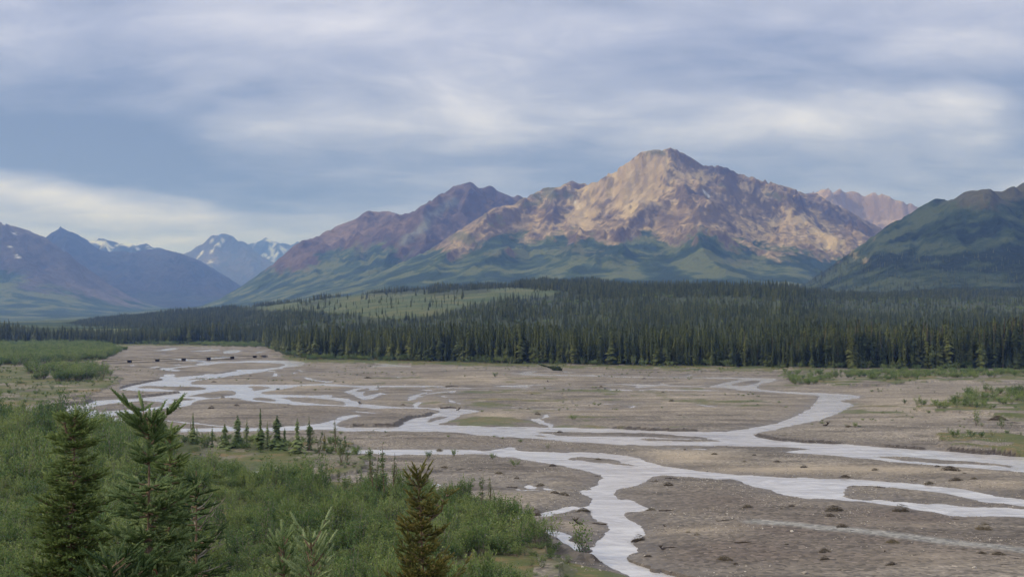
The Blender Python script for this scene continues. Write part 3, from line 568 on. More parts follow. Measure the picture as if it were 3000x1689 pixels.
def gsum(sx, sy, L):
    v = 0
    for a, b_, rx, ry, amp in L: v = v+amp*np.exp(-((sx-a)/rx)**2-((sy-b_)/ry)**2)
    n_ = fbm(sx/13+sy/40, sy/17-sx/60, 5, 77, .62)-.5
    return sstep(.30, .52, v+n_*1.5*np.clip(v*4, 0, 1))*.75
main_sky = S('800 893 900 858 997 837 1069 812 1141 783 1214 750 1267 725 1315 692 1359 663 1407 634 1446 607 1499 598 1533 580 1586 554 1639 545 1653 535 1675 529 1694 540 1745 531 1793 506 1829 480 1872 451 1897 439 1916 435 1945 438 1966 435 1988 443 2008 453 2041 472 2061 486 2099 484 2138 497 2176 509 2196 523 2220 521 2258 535 2307 547 2355 565 2389 563 2408 579 2442 598 2485 617 2524 641 2567 661 2640 705 2760 790 2880 880')
mainY = lambda x: float(np.interp(x, [800, 1200, 1533, 1750, 1930, 2040, 2200, 2400, 2700, 2880], [3300, 3900, 4800, 4800, 4600, 4650, 4900, 5050, 4700, 4300]))
main_sp = [[(1675, 540, 4780), (1640, 600, 4450), (1560, 650, 4150), (1480, 705, 3800), (1350, 765, 3400), (1200, 815, 3000)],
 [(1800, 512, 4700), (1760, 620, 4300), (1720, 692, 3900), (1690, 730, 3500), (1600, 790, 3000)],
 [(1950, 440, 4590), (1962, 500, 4350), (1955, 545, 4200), (1900, 610, 4000), (1850, 665, 3800), (1800, 705, 3400), (1720, 775, 2900)],
 [(1962, 500, 4350), (2040, 545, 4150), (2080, 575, 4050), (2060, 645, 3800), (2050, 690, 3500), (2080, 745, 3100), (2110, 800, 2700)],
 [(2100, 487, 4750), (2110, 560, 4500), (2160, 620, 4300), (2200, 690, 4000), (2260, 745, 3600), (2330, 800, 3100)],
 [(2220, 523, 4850), (2290, 585, 4600), (2340, 650, 4400), (2400, 705, 4200), (2440, 745, 4000)],
 [(2389, 566, 5000), (2420, 620, 4800), (2480, 690, 4500), (2520, 740, 4300)],
 [(1586, 560, 4780), (1500, 620, 4400), (1400, 655, 4100), (1330, 705, 3900), (1250, 765, 3500), (1100, 820, 3100)],
 [(1872, 455, 4650), (1860, 540, 4400), (1830, 590, 4250), (1790, 640, 4100)], [(2150, 505, 4800), (2230, 560, 4600), (2250, 620, 4450)]]
def chutes(X, Y, sx, sy, px_, py_, seed, k=26., lo=.50, hi=.60):
    """scree chutes and rock ribs fanning down from a summit"""
    wq_ = (fbm(X/130, Y/130, 4, seed)-.5); th = np.arctan2(sx-px_+wq_*60, np.maximum(sy-py_, 5)+40); rr_ = np.hypot(sx-px_, sy-py_)
    st_ = fbm(th*k+wq_*3, rr_/70+wq_*2, 5, seed+3, .62); blk = fbm(X/75, Y/75, 5, seed+7, .62); return sstep(lo, hi, st_*.55+blk*.45), sstep(.56, .66, blk*.6+fbm(X/28, Y/28, 3, seed+11)*.4)
main_sp = [[(a, b_+max(0, 3600-c)*.11, c) for a, b_, c in s_] for s_ in main_sp]
def main_ex(X, Y, h, sx, sy):
    ch, cg = chutes(X, Y, sx, sy, 1930, 400, 911)
    n = (fbm(X/90, Y/90, 4, 91)-.5); sx = sx+n*40; sy = sy+n*25
    return dict(chute=ch, outcrop=cg*sstep(500, 580, sy)*.65, pale=gsum(sx, sy, [(1900, 468, 75, 40, .9), (1860, 535, 120, 60, .95), (1790, 590, 90, 60, .55), (1700, 620, 60, 60, .4), (2380, 660, 90, 60, .38), (2070, 515, 45, 22, .8), (2180, 545, 30, 18, .4), (2240, 575, 35, 22, .5), (2270, 650, 30, 20, .6), (2330, 640, 30, 15, .5), (2450, 720, 50, 20, .6), (1720, 640, 30, 50, .35), (1600, 590, 40, 15, .3), (2400, 690, 40, 25, .4), (2310, 600, 30, 15, .4)]),  # pale: sunlit summit faces painted in, along with bare scree patches
        olive=gsum(sx, sy, [(1610, 565, 90, 14, .6), (1915, 440, 30, 8, .6), (1440, 640, 60, 25, .5), (2290, 580, 45, 12, .5), (1560, 600, 60, 20, .45), (2120, 540, 30, 12, .4), (1350, 700, 60, 25, .5), (1690, 735, 80, 18, .6), (2170, 765, 130, 12, .5), (1480, 745, 90, 12, .5), (1900, 740, 60, 14, .4)]),
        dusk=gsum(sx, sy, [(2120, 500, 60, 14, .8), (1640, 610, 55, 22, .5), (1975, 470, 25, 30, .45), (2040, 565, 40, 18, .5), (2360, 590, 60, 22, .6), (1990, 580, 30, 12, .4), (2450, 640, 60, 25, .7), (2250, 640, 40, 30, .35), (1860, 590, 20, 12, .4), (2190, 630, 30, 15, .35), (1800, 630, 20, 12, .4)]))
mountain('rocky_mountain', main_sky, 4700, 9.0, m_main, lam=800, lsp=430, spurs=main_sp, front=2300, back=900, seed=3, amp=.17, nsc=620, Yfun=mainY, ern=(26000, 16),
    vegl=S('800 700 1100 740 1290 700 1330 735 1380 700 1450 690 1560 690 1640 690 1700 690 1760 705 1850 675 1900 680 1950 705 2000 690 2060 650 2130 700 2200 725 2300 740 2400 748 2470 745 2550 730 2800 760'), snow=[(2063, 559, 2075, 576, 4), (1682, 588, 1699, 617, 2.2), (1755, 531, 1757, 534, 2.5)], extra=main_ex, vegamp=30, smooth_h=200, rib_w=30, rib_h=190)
def left_ex(X, Y, h, sx, sy):
    n = (fbm(X/90, Y/90, 4, 95)-.5); sx = sx+n*30; sy = sy+n*30
    d = rdist(sx, sy, [(1325, 590), (1280, 620), (1240, 665), (1185, 712)], False)
    ch, cg = chutes(X, Y, sx, sy, 1383, 500, 921, 20.)
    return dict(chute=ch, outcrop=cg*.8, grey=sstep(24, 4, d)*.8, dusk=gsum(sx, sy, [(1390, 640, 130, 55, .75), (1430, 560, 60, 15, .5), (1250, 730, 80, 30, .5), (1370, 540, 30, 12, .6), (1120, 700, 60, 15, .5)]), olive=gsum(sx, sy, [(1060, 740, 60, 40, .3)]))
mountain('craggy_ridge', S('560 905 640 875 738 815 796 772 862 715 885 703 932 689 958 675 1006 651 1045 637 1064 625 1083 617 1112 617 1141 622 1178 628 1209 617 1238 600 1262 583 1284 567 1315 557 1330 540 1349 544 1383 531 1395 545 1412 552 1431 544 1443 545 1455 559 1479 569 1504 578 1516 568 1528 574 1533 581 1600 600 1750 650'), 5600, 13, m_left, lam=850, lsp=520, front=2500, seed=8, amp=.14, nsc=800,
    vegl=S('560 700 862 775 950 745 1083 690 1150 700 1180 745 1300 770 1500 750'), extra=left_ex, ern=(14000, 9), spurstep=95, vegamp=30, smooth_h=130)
mountain('tan_ridge', S('2250 640 2330 590 2393 555 2418 553 2447 560 2476 558 2500 562 2529 569 2563 564 2592 571 2621 583 2645 593 2669 598 2683 608 2717 627 2800 680 2900 760'), 7000, 18, rock_mat('sunlit_tan_rock', (.42, .31, .19), (.60, .46, .28), (.72, .57, .37), (.22, .16, .14), *GRN, sc_=.8), extra=lambda X, Y, h, sx, sy: dict(zip(('chute', 'outcrop'), chutes(X, Y, sx, sy, 2500, 500, 931, 30.))), lam=700, lsp=420, front=1800, seed=12, amp=.2, nsc=600, ern=(12000, 6), spurstep=45)  # sunlit look of the rear ridge is put into this brighter albedo
def hill_ex(X, Y, h, sx, sy):
    n = (fbm(X/60, Y/60, 4, 97)-.5); sx = sx+n*40; sy = sy+n*30
    return dict(pale=gsum(sx, sy, [(2500, 740, 10, 30, .5), (2535, 765, 8, 10, .6), (2560, 700, 12, 10, .4), (2470, 770, 30, 8, .25)])*.5)
RHILL = mountain('shrubby_hill', S('2300 866 2331 838 2370 822 2403 796 2452 762 2500 728 2543 699 2582 670 2621 646 2659 624 2693 605 2717 591 2739 580 2761 586 2780 586 2799 579 2819 562 2838 555 2862 559 2881 555 2910 557 2944 557 2958 550 2983 540 3000 528 3100 490 3300 440 3600 420 4000 480'), 2700, 7, m_hill, lam=620, lsp=330, front=1050, back=500, seed=17, amp=.10, nsc=420,
    vegl=S('2300 540 2600 575 2750 575 2830 590 2900 600 2960 590 3000 570 3500 540'), ern=(16000, 6), spurstep=120, spurlen=.8, rib_h=60, rib_w=60, extra=hill_ex, vegamp=35)
mountain('purple_mountain', S('-900 640 -500 560 -300 590 -100 625 0 652 23 656 50 666 70 672 93 680 116 689 132 695 148 709 194 740 233 771 272 798 330 841 388 872 466 899 540 925'), 6600, 18, m_far, lam=1000, lsp=600, front=2800, seed=23, amp=.13, nsc=900,
    vegl=S('-900 780 0 800 120 840 200 850 330 885 500 900'), snow=[(41, 680, 41, 686, 2), (29, 717, 30, 723, 2.4), (47, 746, 56, 756, 1.8)], ern=(12000, 6), spurstep=90, vegamp=35)
mountain('dark_mountain', S('40 760 100 715 132 695 148 680 173 663 194 672 217 685 248 702 291 732 322 738 380 735 454 730 485 732 524 740 563 755 602 775 640 798 679 821 720 850 800 895'), 8800, 24, m_dark, lam=1300, lsp=800, front=3000, seed=29, amp=.07, nsc=1200, ern=(8000, 4), spurstep=120, vegl=S('0 850 500 860 800 870'), vegamp=20)
mountain('snowy_ridge', S('180 740 252 702 279 702 311 700 338 709 361 713 396 716 427 716 454 726 485 732 540 760'), 11000, 28, m_dark, lam=1200, lsp=700, front=2000, seed=31, amp=.10, nsc=900, ern=(6000, 4), spurstep=50,
    snow=[(262, 706, 284, 707, 4), (284, 711, 305, 712, 6), (305, 712, 325, 724, 5), (340, 716, 352, 718, 2), (362, 715, 392, 718, 3.6), (388, 734, 400, 729, 3.5), (435, 724, 440, 729, 3), (322, 733, 323, 739, 3.5)])
mountain('far_peak', S('460 800 534 742 563 728 594 713 609 697 629 687 646 680 672 689 699 705 726 718 757 748 796 767 880 820'), 12000, 28, m_far, lam=1100, lsp=650, front=2600, seed=37, amp=.13, nsc=900, ern=(7000, 5), spurstep=50,
    snow=[(635, 717, 654, 704, 3.2), (612, 743, 624, 731, 2.4), (581, 753, 593, 736, 2), (615, 712, 621, 703, 2), (612, 771, 618, 765, 2)])
mountain('blue_peak', S('660 760 726 716 757 703 778 697 800 707 819 715 831 711 862 713 893 705 960 740 1050 800'), 14500, 34, m_dark, lam=1300, lsp=700, front=2600, seed=41, amp=.14, nsc=1000, ern=(6000, 4), spurstep=45,
    snow=[(781, 700, 838, 733, 3), (797, 728, 800, 762, 5), (773, 743, 788, 757, 3.5), (820, 728, 832, 745, 2.6), (803, 752, 812, 740, 3), (741, 712, 746, 709, 2), (730, 735, 736, 744, 2)])
# ------------------------------------------------------------------ haze: one closed box of even, thin blue air
hm = bpy.data.materials.new('haze_air'); hm.use_nodes = True; t = hm.node_tree; t.nodes.clear(); q = N(t)
pv = q('ShaderNodeVolumePrincipled', {'Color': (.17, .34, 1.0, 1), 'Density': 1.15e-4, 'Anisotropy': .1, 'Absorption Color': (.9, .95, 1, 1)})
q('ShaderNodeOutputMaterial', {'Volume': pv.outputs[0]})
hv = [(x, y, z) for z in (-30, 1260) for (x, y) in ((-16500, -3000), (16500, -3000), (16500, 18500), (-16500, 18500))]
me = bpy.data.meshes.new('haze'); me.from_pydata(hv, [], [(3, 2, 1, 0), (4, 5, 6, 7), (0, 1, 5, 4), (1, 2, 6, 5), (2, 3, 7, 6), (3, 0, 4, 7)]); me.materials.append(hm)
link('haze', me, kind='stuff')
# ------------------------------------------------------------------ foliage materials
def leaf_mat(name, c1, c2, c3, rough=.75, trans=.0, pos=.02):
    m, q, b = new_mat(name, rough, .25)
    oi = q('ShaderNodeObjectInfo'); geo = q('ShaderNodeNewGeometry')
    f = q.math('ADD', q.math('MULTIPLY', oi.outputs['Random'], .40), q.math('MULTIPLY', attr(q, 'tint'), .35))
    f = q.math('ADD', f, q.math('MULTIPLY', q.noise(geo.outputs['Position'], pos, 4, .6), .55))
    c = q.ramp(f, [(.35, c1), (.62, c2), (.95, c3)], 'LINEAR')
    lk(q, c, b.inputs['Base Color'])
    if trans:
        tr = q('ShaderNodeBsdfTranslucent', {0: c}); mx = q('ShaderNodeMixShader', {0: trans, 1: b.outputs[0], 2: tr.outputs[0]})
        out = [n for n in q.t.nodes if n.type == 'OUTPUT_MATERIAL'][0]; lk(q, mx.outputs[0], out.inputs[0])
    return m
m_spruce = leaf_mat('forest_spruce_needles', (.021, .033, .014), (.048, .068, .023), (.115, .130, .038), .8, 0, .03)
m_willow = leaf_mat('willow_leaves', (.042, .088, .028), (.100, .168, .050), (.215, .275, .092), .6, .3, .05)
m_sapl = leaf_mat('sapling_leaves', (.055, .10, .040), (.095, .15, .06), (.15, .20, .08), .6, .25, .05)
bark, q, b = new_mat('spruce_bark', .95, .1)
lk(q, q.ramp(q.noise(q('ShaderNodeTexCoord').outputs['Object'], 14, 4, .7), [(.3, (.10, .07, .05)), (.7, (.25, .185, .13))]), b.inputs['Base Color'])
deadm, q, b = new_mat('weathered_wood', .9, .1)
lk(q, q.ramp(q.noise(q('ShaderNodeTexCoord').outputs['Object'], 6, 4, .7), [(.3, (.09, .075, .065)), (.7, (.36, .33, .29))]), b.inputs['Base Color'])
def rotz(a): c, s = math.cos(a), math.sin(a); return np.array([[c, -s, 0], [s, c, 0], [0, 0, 1]])
class MB:
    def __init__(s): s.v = []; s.f = []; s.t = []; s.m = []; s.n = 0
    def add(s, V, F, tint=.5, mi=0):
        V = np.asarray(V, float); F = np.asarray(F, int)
        if F.shape[1] == 3: F = np.concatenate([F, F[:, 2:3]], 1)
        s.v.append(V); s.f.append(F+s.n); s.n += len(V); s.t.append(np.full(len(V), tint) if np.isscalar(tint) else tint); s.m.append(np.full(len(F), mi))
    def tube(s, pts, rad, k=6, tint=.5, mi=0):
        pts = np.asarray(pts, float); V = []; n = len(pts)
        for i, p in enumerate(pts):
            d = pts[min(i+1, n-1)]-pts[max(i-1, 0)]; d = d/(np.linalg.norm(d)+1e-9); a = np.cross(d, [0.3, .1, 1.0] if abs(d[2]) < .9 else [1, 0, 0]); a /= np.linalg.norm(a)+1e-9; b_ = np.cross(d, a)
            for j in range(k): th = 2*math.pi*j/k; V.append(p+rad[i]*(a*math.cos(th)+b_*math.sin(th)))
        F = [(i*k+j, i*k+(j+1) % k, (i+1)*k+(j+1) % k, (i+1)*k+j) for i in range(n-1) for j in range(k)]
        s.add(V, F, tint, mi)
    def mesh(s, name, mats, smooth=False):
        V = np.concatenate(s.v); F = np.concatenate(s.f); T = np.concatenate(s.t); M = np.concatenate(s.m)
        me = bpy.data.meshes.new(name); tri = F[:, 2] == F[:, 3]
        order = np.argsort(tri, kind='stable'); F = F[order]; M = M[order]; tri = tri[order]; nq = int((~tri).sum())
        loops = np.concatenate([F[:nq].ravel(), F[nq:, :3].ravel()]).astype(np.int32)
        st = np.concatenate([np.arange(nq)*4, nq*4+np.arange(len(F)-nq)*3]).astype(np.int32)
        me.vertices.add(len(V)); me.vertices.foreach_set('co', V.astype(np.float32).ravel()); me.loops.add(len(loops)); me.loops.foreach_set('vertex_index', loops)
        me.polygons.add(len(F)); me.polygons.foreach_set('loop_start', st)
        if smooth: me.polygons.foreach_set('use_smooth', np.ones(len(F), bool))
        for m in (mats if isinstance(mats, (list, tuple)) else [mats]): me.materials.append(m)
        me.polygons.foreach_set('material_index', M.astype(np.int32))
        a = me.attributes.new('tint', 'FLOAT', 'POINT'); a.data.foreach_set('value', T.astype(np.float32)); me.update(); me.validate(); return me
def forest_crown(seed, rad=.085, lean=0.0, nb=230, base=.05, ragged=.35, topz=1.0):
    r = np.random.RandomState(seed); mb = MB(); V = []; F = []; T = []
    bul = [(r.uniform(.1, .9), r.uniform(0, 6.3), r.uniform(.5, 1.3)) for _ in range(7)]
    for i in range(nb):
        z = base+(topz-base)*(i+r.rand())/nb; a = i*2.399+r.uniform(-.4, .4)
        prof = rad*((1-z)/(1-base))**.62*(.85+.3*math.sin(z*9+seed))
        for bz, ba, bs in bul: prof *= 1+(bs-1)*.5*math.exp(-((z-bz)/.06)**2)*max(0, math.cos(a-ba))
        L = max(prof*r.uniform(1-ragged, 1+ragged), .012); up = .012 if z > .93 else -L*r.uniform(.25, .75); ca, sa = math.cos(a), math.sin(a)
        wd = L*.42+.006; cx = lean*z*z
        p0 = (cx, 0, z+.012); m_ = (cx+ca*L*.55, sa*L*.55, z+up*.3); tip = (cx+ca*L, sa*L, z+up)
        l = (m_[0]-sa*wd, m_[1]+ca*wd, m_[2]-L*.22-.004); rr = (m_[0]+sa*wd, m_[1]-ca*wd, m_[2]-L*.22-.004)
        k = len(V); V += [p0, l, tip, rr, m_]; F += [(k, k+1, k+4), (k+1, k+2, k+4), (k+2, k+3, k+4), (k+3, k, k+4)]
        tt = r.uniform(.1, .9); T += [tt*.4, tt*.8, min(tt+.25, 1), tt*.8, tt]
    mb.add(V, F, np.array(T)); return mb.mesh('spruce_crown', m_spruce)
def forest_trunk(seed):
    mb = MB(); mb.tube([(0, 0, -.03), (0, 0, .4), (0, 0, .99)], [.013, .009, .002], 5); return mb.mesh('spruce_trunk', bark)
def scatter(name, mats_unused, pts, idx, rot, sxy, sz, sources, label=None, nrm=None):
    me = bpy.data.meshes.new(name); me.vertices.add(len(pts)); me.vertices.foreach_set('co', np.asarray(pts, np.float32).ravel())
    for nme, arr in (('idx', idx), ('rot', rot), ('sxy', sxy), ('sz', sz)):
        a = me.attributes.new(nme, 'INT' if nme == 'idx' else 'FLOAT', 'POINT'); a.data.foreach_set('value', np.asarray(arr, np.int32 if nme == 'idx' else np.float32))
    o = link(name, me, kind='stuff', label=label)
    ng = bpy.data.node_groups.new(name+'_nodes', 'GeometryNodeTree')
    ng.interface.new_socket('Geometry', in_out='INPUT', socket_type='NodeSocketGeometry'); ng.interface.new_socket('Geometry', in_out='OUTPUT', socket_type='NodeSocketGeometry')
    n = ng.nodes; l = ng.links; gi = n.new('NodeGroupInput'); go = n.new('NodeGroupOutput'); jn = n.new('GeometryNodeJoinGeometry')
    for s_ in sources:
        oi = n.new('GeometryNodeObjectInfo'); oi.inputs['Object'].default_value = s_; oi.transform_space = 'ORIGINAL'
        g2 = n.new('GeometryNodeGeometryToInstance'); l.new(oi.outputs['Geometry'], g2.inputs[0]); l.new(g2.outputs[0], jn.inputs[0])
    def na(nm, ty='FLOAT'):
        x = n.new('GeometryNodeInputNamedAttribute'); x.data_type = ty; x.inputs[0].default_value = nm; return x.outputs[0]
    cr = n.new('ShaderNodeCombineXYZ'); l.new(na('rot'), cr.inputs[2]); cs = n.new('ShaderNodeCombineXYZ'); sx_ = na('sxy'); l.new(sx_, cs.inputs[0]); l.new(sx_, cs.inputs[1]); l.new(na('sz'), cs.inputs[2])
    ip = n.new('GeometryNodeInstanceOnPoints'); ip.inputs['Pick Instance'].default_value = True
    l.new(gi.outputs[0], ip.inputs['Points']); l.new(jn.outputs[0], ip.inputs['Instance']); l.new(na('idx', 'INT'), ip.inputs['Instance Index'])
    rt = n.new('FunctionNodeEulerToRotation'); l.new(cr.outputs[0], rt.inputs[0]); l.new(rt.outputs[0], ip.inputs['Rotation']); l.new(cs.outputs[0], ip.inputs['Scale'])
    l.new(ip.outputs[0], go.inputs[0]); md = o.modifiers.new('scatter', 'NODES'); md.node_group = ng
    return o
# ------------------------------------------------------------------ forest of narrow spruces
crowns = [forest_crown(1, .095, ragged=.5), forest_crown(2, .125, nb=260, ragged=.45), forest_crown(3, .08, .05, ragged=.55), forest_crown(4, .11, -.02, ragged=.7), forest_crown(5, .145, base=.02, nb=280, ragged=.5), forest_crown(6, .07, -.03, 150, .12, .6), forest_crown(7, .055, .02, 100, .15, .8)]
LOOK = ['pointed', 'full', 'slim, slightly leaning', 'ragged', 'broad-based', 'thin-topped', 'sparse']
trunkm = forest_trunk(1)
def cand(n, y0, y1, seed, pad=650):
    r = np.random.RandomState(seed); Y = np.sqrt(r.uniform(y0**2, y1**2, n)); sx = r.uniform(-pad, 3000+pad, n); return (sx-CX)/FPX*Y, Y, sx, r
fx, fy, fsx, r = cand(165000, 455, 2450, 5)
area = .0; ey = edge_Y(fsx); sky_d = np.interp(fsx, SKX, SKD)
fz = gsample(fx, fy); fsy = HY+FPX*(CH-fz)/fy
dn = fbm(fx/90, fy/90, 4, 81); dn2 = fbm(fx/35, fy/35, 3, 83)
dens = np.where(fy < ey+45, 1.0, .95)
dens = np.where(fy < ey+160, dens, dens*sstep(.30, .55, dn*.6+dn2*.4)*1.2+.06)
mead_p = D('560 765 640 772 760 757 900 735 1000 740 1130 735 1270 720 1380 712 1425 735 1380 752 1270 760 1190 775 1100 795 1050 802 950 800 820 787 700 788 600 780')
mj = (fbm(fx/50, fy/90, 4, 87)-.5); inm = inside(fsx+mj*90, fsy+mj*22, mead_p); dens = np.where(inm, .015+.10*sstep(.56, .7, dn2), dens)
bog = in_any(fsx, fsy, [D('1900 755 2576 752 2576 800 2200 790 1750 770 1500 740 1650 730 1900 735')]); dens = np.where(bog & (fy > ey+120), dens*.30, dens)
knoll = inside(fsx, fsy, D('1290 700 1600 710 2010 722 2010 745 1500 752 1400 735 1280 722')); dens = np.where(knoll, 1.0, dens)
leftf = (fsx < 700) & (fy < 1800); dens = np.where(leftf, np.maximum(dens, .75), dens)
keep = (r.rand(len(fx)) < dens) & (fy > ey+r.uniform(0, 6, len(fx))) & (fy < sky_d+260)
fx, fy, fz, fsx, ey = fx[keep], fy[keep], fz[keep], fsx[keep], ey[keep]
# extra trees packed along the front edge so the wall is closed
nx = 1150; esx = r.uniform(760, 3700, nx); eY = edge_Y(esx)+np.abs(r.normal(0, 1, nx))*9+r.uniform(0, 2, nx); eX = (esx-CX)/FPX*eY
nl = 900; lsx = r.uniform(-700, 700, nl); lY = edge_Y(lsx)+r.uniform(0, 60, nl); lX = (lsx-CX)/FPX*lY
fx = np.concatenate([fx, eX, lX]); fy = np.concatenate([fy, eY, lY]); fsx = np.concatenate([fsx, esx, lsx]); fz = gsample(fx, fy); ey = edge_Y(fsx)
kn = inside(fsx, HY+FPX*(CH-fz)/fy, D('1290 700 1600 710 2010 722 2010 760 1500 752 1400 735 1280 722'))
hh = (.5+.62*r.beta(2.2, 1.6, len(fx)))*np.interp(fy-ey, [0, 70, 180, 600, 1100], [16.5, 15.5, 9.5, 8.5, 9.5])*np.where(kn, 1.25, 1)*(.55+.9*fbm(fx/38, fy/60, 3, 85)); hh = np.where(fsx < 720, np.maximum(hh, 6)*1.05, hh)
hh = np.where((fy > ey+140) & (r.rand(len(fx)) < .35), hh*.65, hh)
iy_ = r.randint(0, 7, len(fx)); iy_ = np.where((fy < ey+100) & (iy_ >= 5) & (r.rand(len(fx)) < .6), r.randint(0, 5, len(fx)), iy_)
# the nearest 300 in view are things of their own
near_i = [i for i in np.argsort(fy) if -20 < fsx[i] < 3020][:300]; ns = set(near_i)
SEC = [(0, 'at the left tip of the forest wall near the bridge'), (960, 'in the forest wall behind the willow strip'), (1250, 'in the forest wall below the meadow slope'), (1560, 'in the forest wall below the tall peak shoulder'),
       (1860, 'in the forest wall straight below the tall peak'), (2120, 'in the forest wall right of the tall peak'), (2400, 'in the forest wall below the valley gap'), (2680, 'in the forest wall below the dark hill'), (2880, 'at the right end of the forest wall')]
protos = {}; gnm = 'dark narrow spruces of the forest wall beyond the gravel bars'
SIZE = [(0, 'short'), (14.5, 'mid-height'), (18.5, 'tall')]
for n_, i in enumerate(near_i):
    k = int(iy_[i]) if n_ >= 7 else n_; iy_[i] = k; h_ = float(hh[i])
    e = empty('spruce_tree', (float(fx[i]), float(fy[i]), float(fz[i])-.2), r.uniform(0, 6.28), category='tree', group=gnm,
              label='%s %s dark spruce %s' % ([b_ for a_, b_ in SIZE if h_ >= a_][-1], LOOK[k], [b_ for a_, b_ in SEC if fsx[i] >= a_][-1])); e.scale = (h_*r.uniform(.9, 1.15),)*2+(h_,)
    if k not in protos: c = link('crown', crowns[k], e); tk = link('trunk', trunkm, e); protos[k] = (c, tk)
    else:
        c = protos[k][0].copy(); tk = protos[k][1].copy(); c.parent = e; tk.parent = e; col.objects.link(c); col.objects.link(tk)
rest = np.array([i for i in range(len(fx)) if i not in ns])
scatter('spruce_forest', None, np.stack([fx[rest], fy[rest], fz[rest]-.3], -1), iy_[rest], r.uniform(0, 6.28, len(rest)), hh[rest]*r.uniform(.85, 1.25, len(rest)), hh[rest], [protos[k][0] for k in range(7)], 'dense dark spruce forest spreading back to the foot of the mountains')
# far trees on the foot of the right-hand hill
gx_, gy_, gh_ = RHILL; nh = 9000; hx = r.uniform(gx_[0], gx_[-1], nh); hy = r.uniform(gy_[0], gy_[-1]-700, nh); hz = gh_[np.clip(np.searchsorted(gy_, hy), 0, len(gy_)-1), np.clip(np.searchsorted(gx_, hx), 0, len(gx_)-1)]
sxx = CX+FPX*hx/hy; syy = HY-(hz-CH)/hy*FPX; kp = (hz > 5) & (sxx > 2280) & (sxx < 3100) & (syy > 700) & (r.rand(nh) < sstep(700, 830, syy)*1.1+.05)
hx, hy, hz = hx[kp], hy[kp], hz[kp]; hg = r.uniform(6, 11, len(hx))
scatter('hillside_spruces', None, np.stack([hx, hy, hz-.5], -1), r.randint(0, 7, len(hx)), r.uniform(0, 6.28, len(hx)), hg*1.3, hg, [protos[k][0] for k in range(7)], 'small far spruces thinning up the foot of the dark right-hand hill')
# ------------------------------------------------------------------ willow scrub
def willow(seed, stems=15, leaves=560, R_=.75, h=1.0, lw=.045, ll=.105, droop=.2):
    r = np.random.RandomState(seed); mb = MB(); mb.n = 0; V = []; F = []; T = []
    S_ = []
    for i in range(stems):
        a = r.uniform(0, 6.28); o = np.array([math.cos(a), math.sin(a), 0])*R_; hz_ = h*r.uniform(.6, 1.05)
        p0 = o*.12; p3 = o*r.uniform(.3, 1.0)+np.array([r.uniform(-.12, .12), r.uniform(-.12, .12), hz_]); p1 = o*.3+np.array([0, 0, hz_*.5])
        pts = [p0*(1-t)**2+2*p1*t*(1-t)+p3*t*t for t in np.linspace(0, 1, 5)]; S_.append((p0, p1, p3))
        mb.tube(pts, np.array([.012, .010, .008, .006, .003])*h, 3, .5, 1)
    for i in range(leaves):
        p0, p1, p3 = S_[r.randint(stems)]; t = r.uniform(.18, 1)**.7; p = p0*(1-t)**2+2*p1*t*(1-t)+p3*t*t
        p = p+r.normal(0, .07, 3)*h**.5; a = r.uniform(0, 6.28); el = r.uniform(-.3, 1.2); d = np.array([math.cos(a)*math.cos(el), math.sin(a)*math.cos(el), math.sin(el)]); s_ = np.cross(d, [0, 0, 1]); s_ /= np.linalg.norm(s_)+1e-6; s_ = s_*math.cos(a*3)+np.cross(d, s_)*math.sin(a*3)
        L = ll*r.uniform(.7, 1.3); w_ = lw*r.uniform(.7, 1.3); k = len(V); V += [p, p+d*L*.5+s_*w_*.5, p+d*L, p+d*L*.5-s_*w_*.5]; F.append((k, k+1, k+2, k+3)); T += [np.clip(t*.7+r.uniform(-.2, .3), 0, 1)]*4
    mb.add(V, F, np.array(T)); return mb
wmesh = [willow(s_).mesh('willow_clump', [m_willow, deadm]) for s_ in (1, 2, 3)]+[willow(4, 11, 330, .55, 1.25).mesh('willow_clump', [m_willow, deadm]), willow(5, 18, 520, .95, .8).mesh('willow_clump', [m_willow, deadm]), willow(6, 9, 170, .6, 1.1).mesh('willow_clump', [m_willow, deadm])]
# ten shrubs that stand apart are things; their meshes also make up the thickets
lone = [(1452, 1104, 2.0, 1, 'round green willow bush standing alone on the far gravel flat'), (2505, 1252, 1.1, 2, 'tiny green tuft by the driftwood root on the right gravel bar'), (2650, 1182, 1.2, 0, 'low bush with pale fallen branch between the bend and the right thicket'),
        (1680, 1228, 1.2, 4, 'low flat grey-green bush on the middle of the central gravel bar'), (1480, 1098, .9, 5, 'thin twiggy bush right of the lone round willow on the far flat'), (1445, 1340, 1.0, 1, 'small yellow-green bush at the bank of the bend below the long channel'), (1510, 1362, 1.3, 4, 'spreading low bush among the driftwood on the lower left bar'),
        (1255, 1340, 1.2, 2, 'low dark bush on the bank behind the brown-tipped spruce'), (1330, 1334, 1.1, 0, 'low bush second along the bank of the lower channel'), (1605, 1312, .9, 5, 'tiny sparse bush on the inner bar'), (2860, 1247, 2.4, 3, 'tall upright willow on the lower right grassy patch'), (2935, 1258, 1.7, 3, 'second upright willow, right of the tall one on the lower right patch'),
        (2835, 1166, 2.6, 0, 'dark rounded bush on the crest of the upper right thicket'), (1708, 1620, 2.6, 3, 'thin leafy willow leaning over the cut bank at the river bend'), (1625, 1578, 2.2, 5, 'sparse willow sprout at the end of the sandy bank')]
wsrc = {}
for (sx_, sy_, h_, k, lb) in lone:
    x_, y_ = world(sx_, sy_, .4); z_ = float(gsample(x_, y_)[0]); o = link('willow_shrub', wmesh[k], None, label=lb, category='shrub', group='willow bushes standing apart'); o.location = (x_, y_, z_-.05); o.scale = (h_*.9, h_*.9, h_); o.rotation_euler = (0, 0, sx_)
    wsrc.setdefault(k, o)
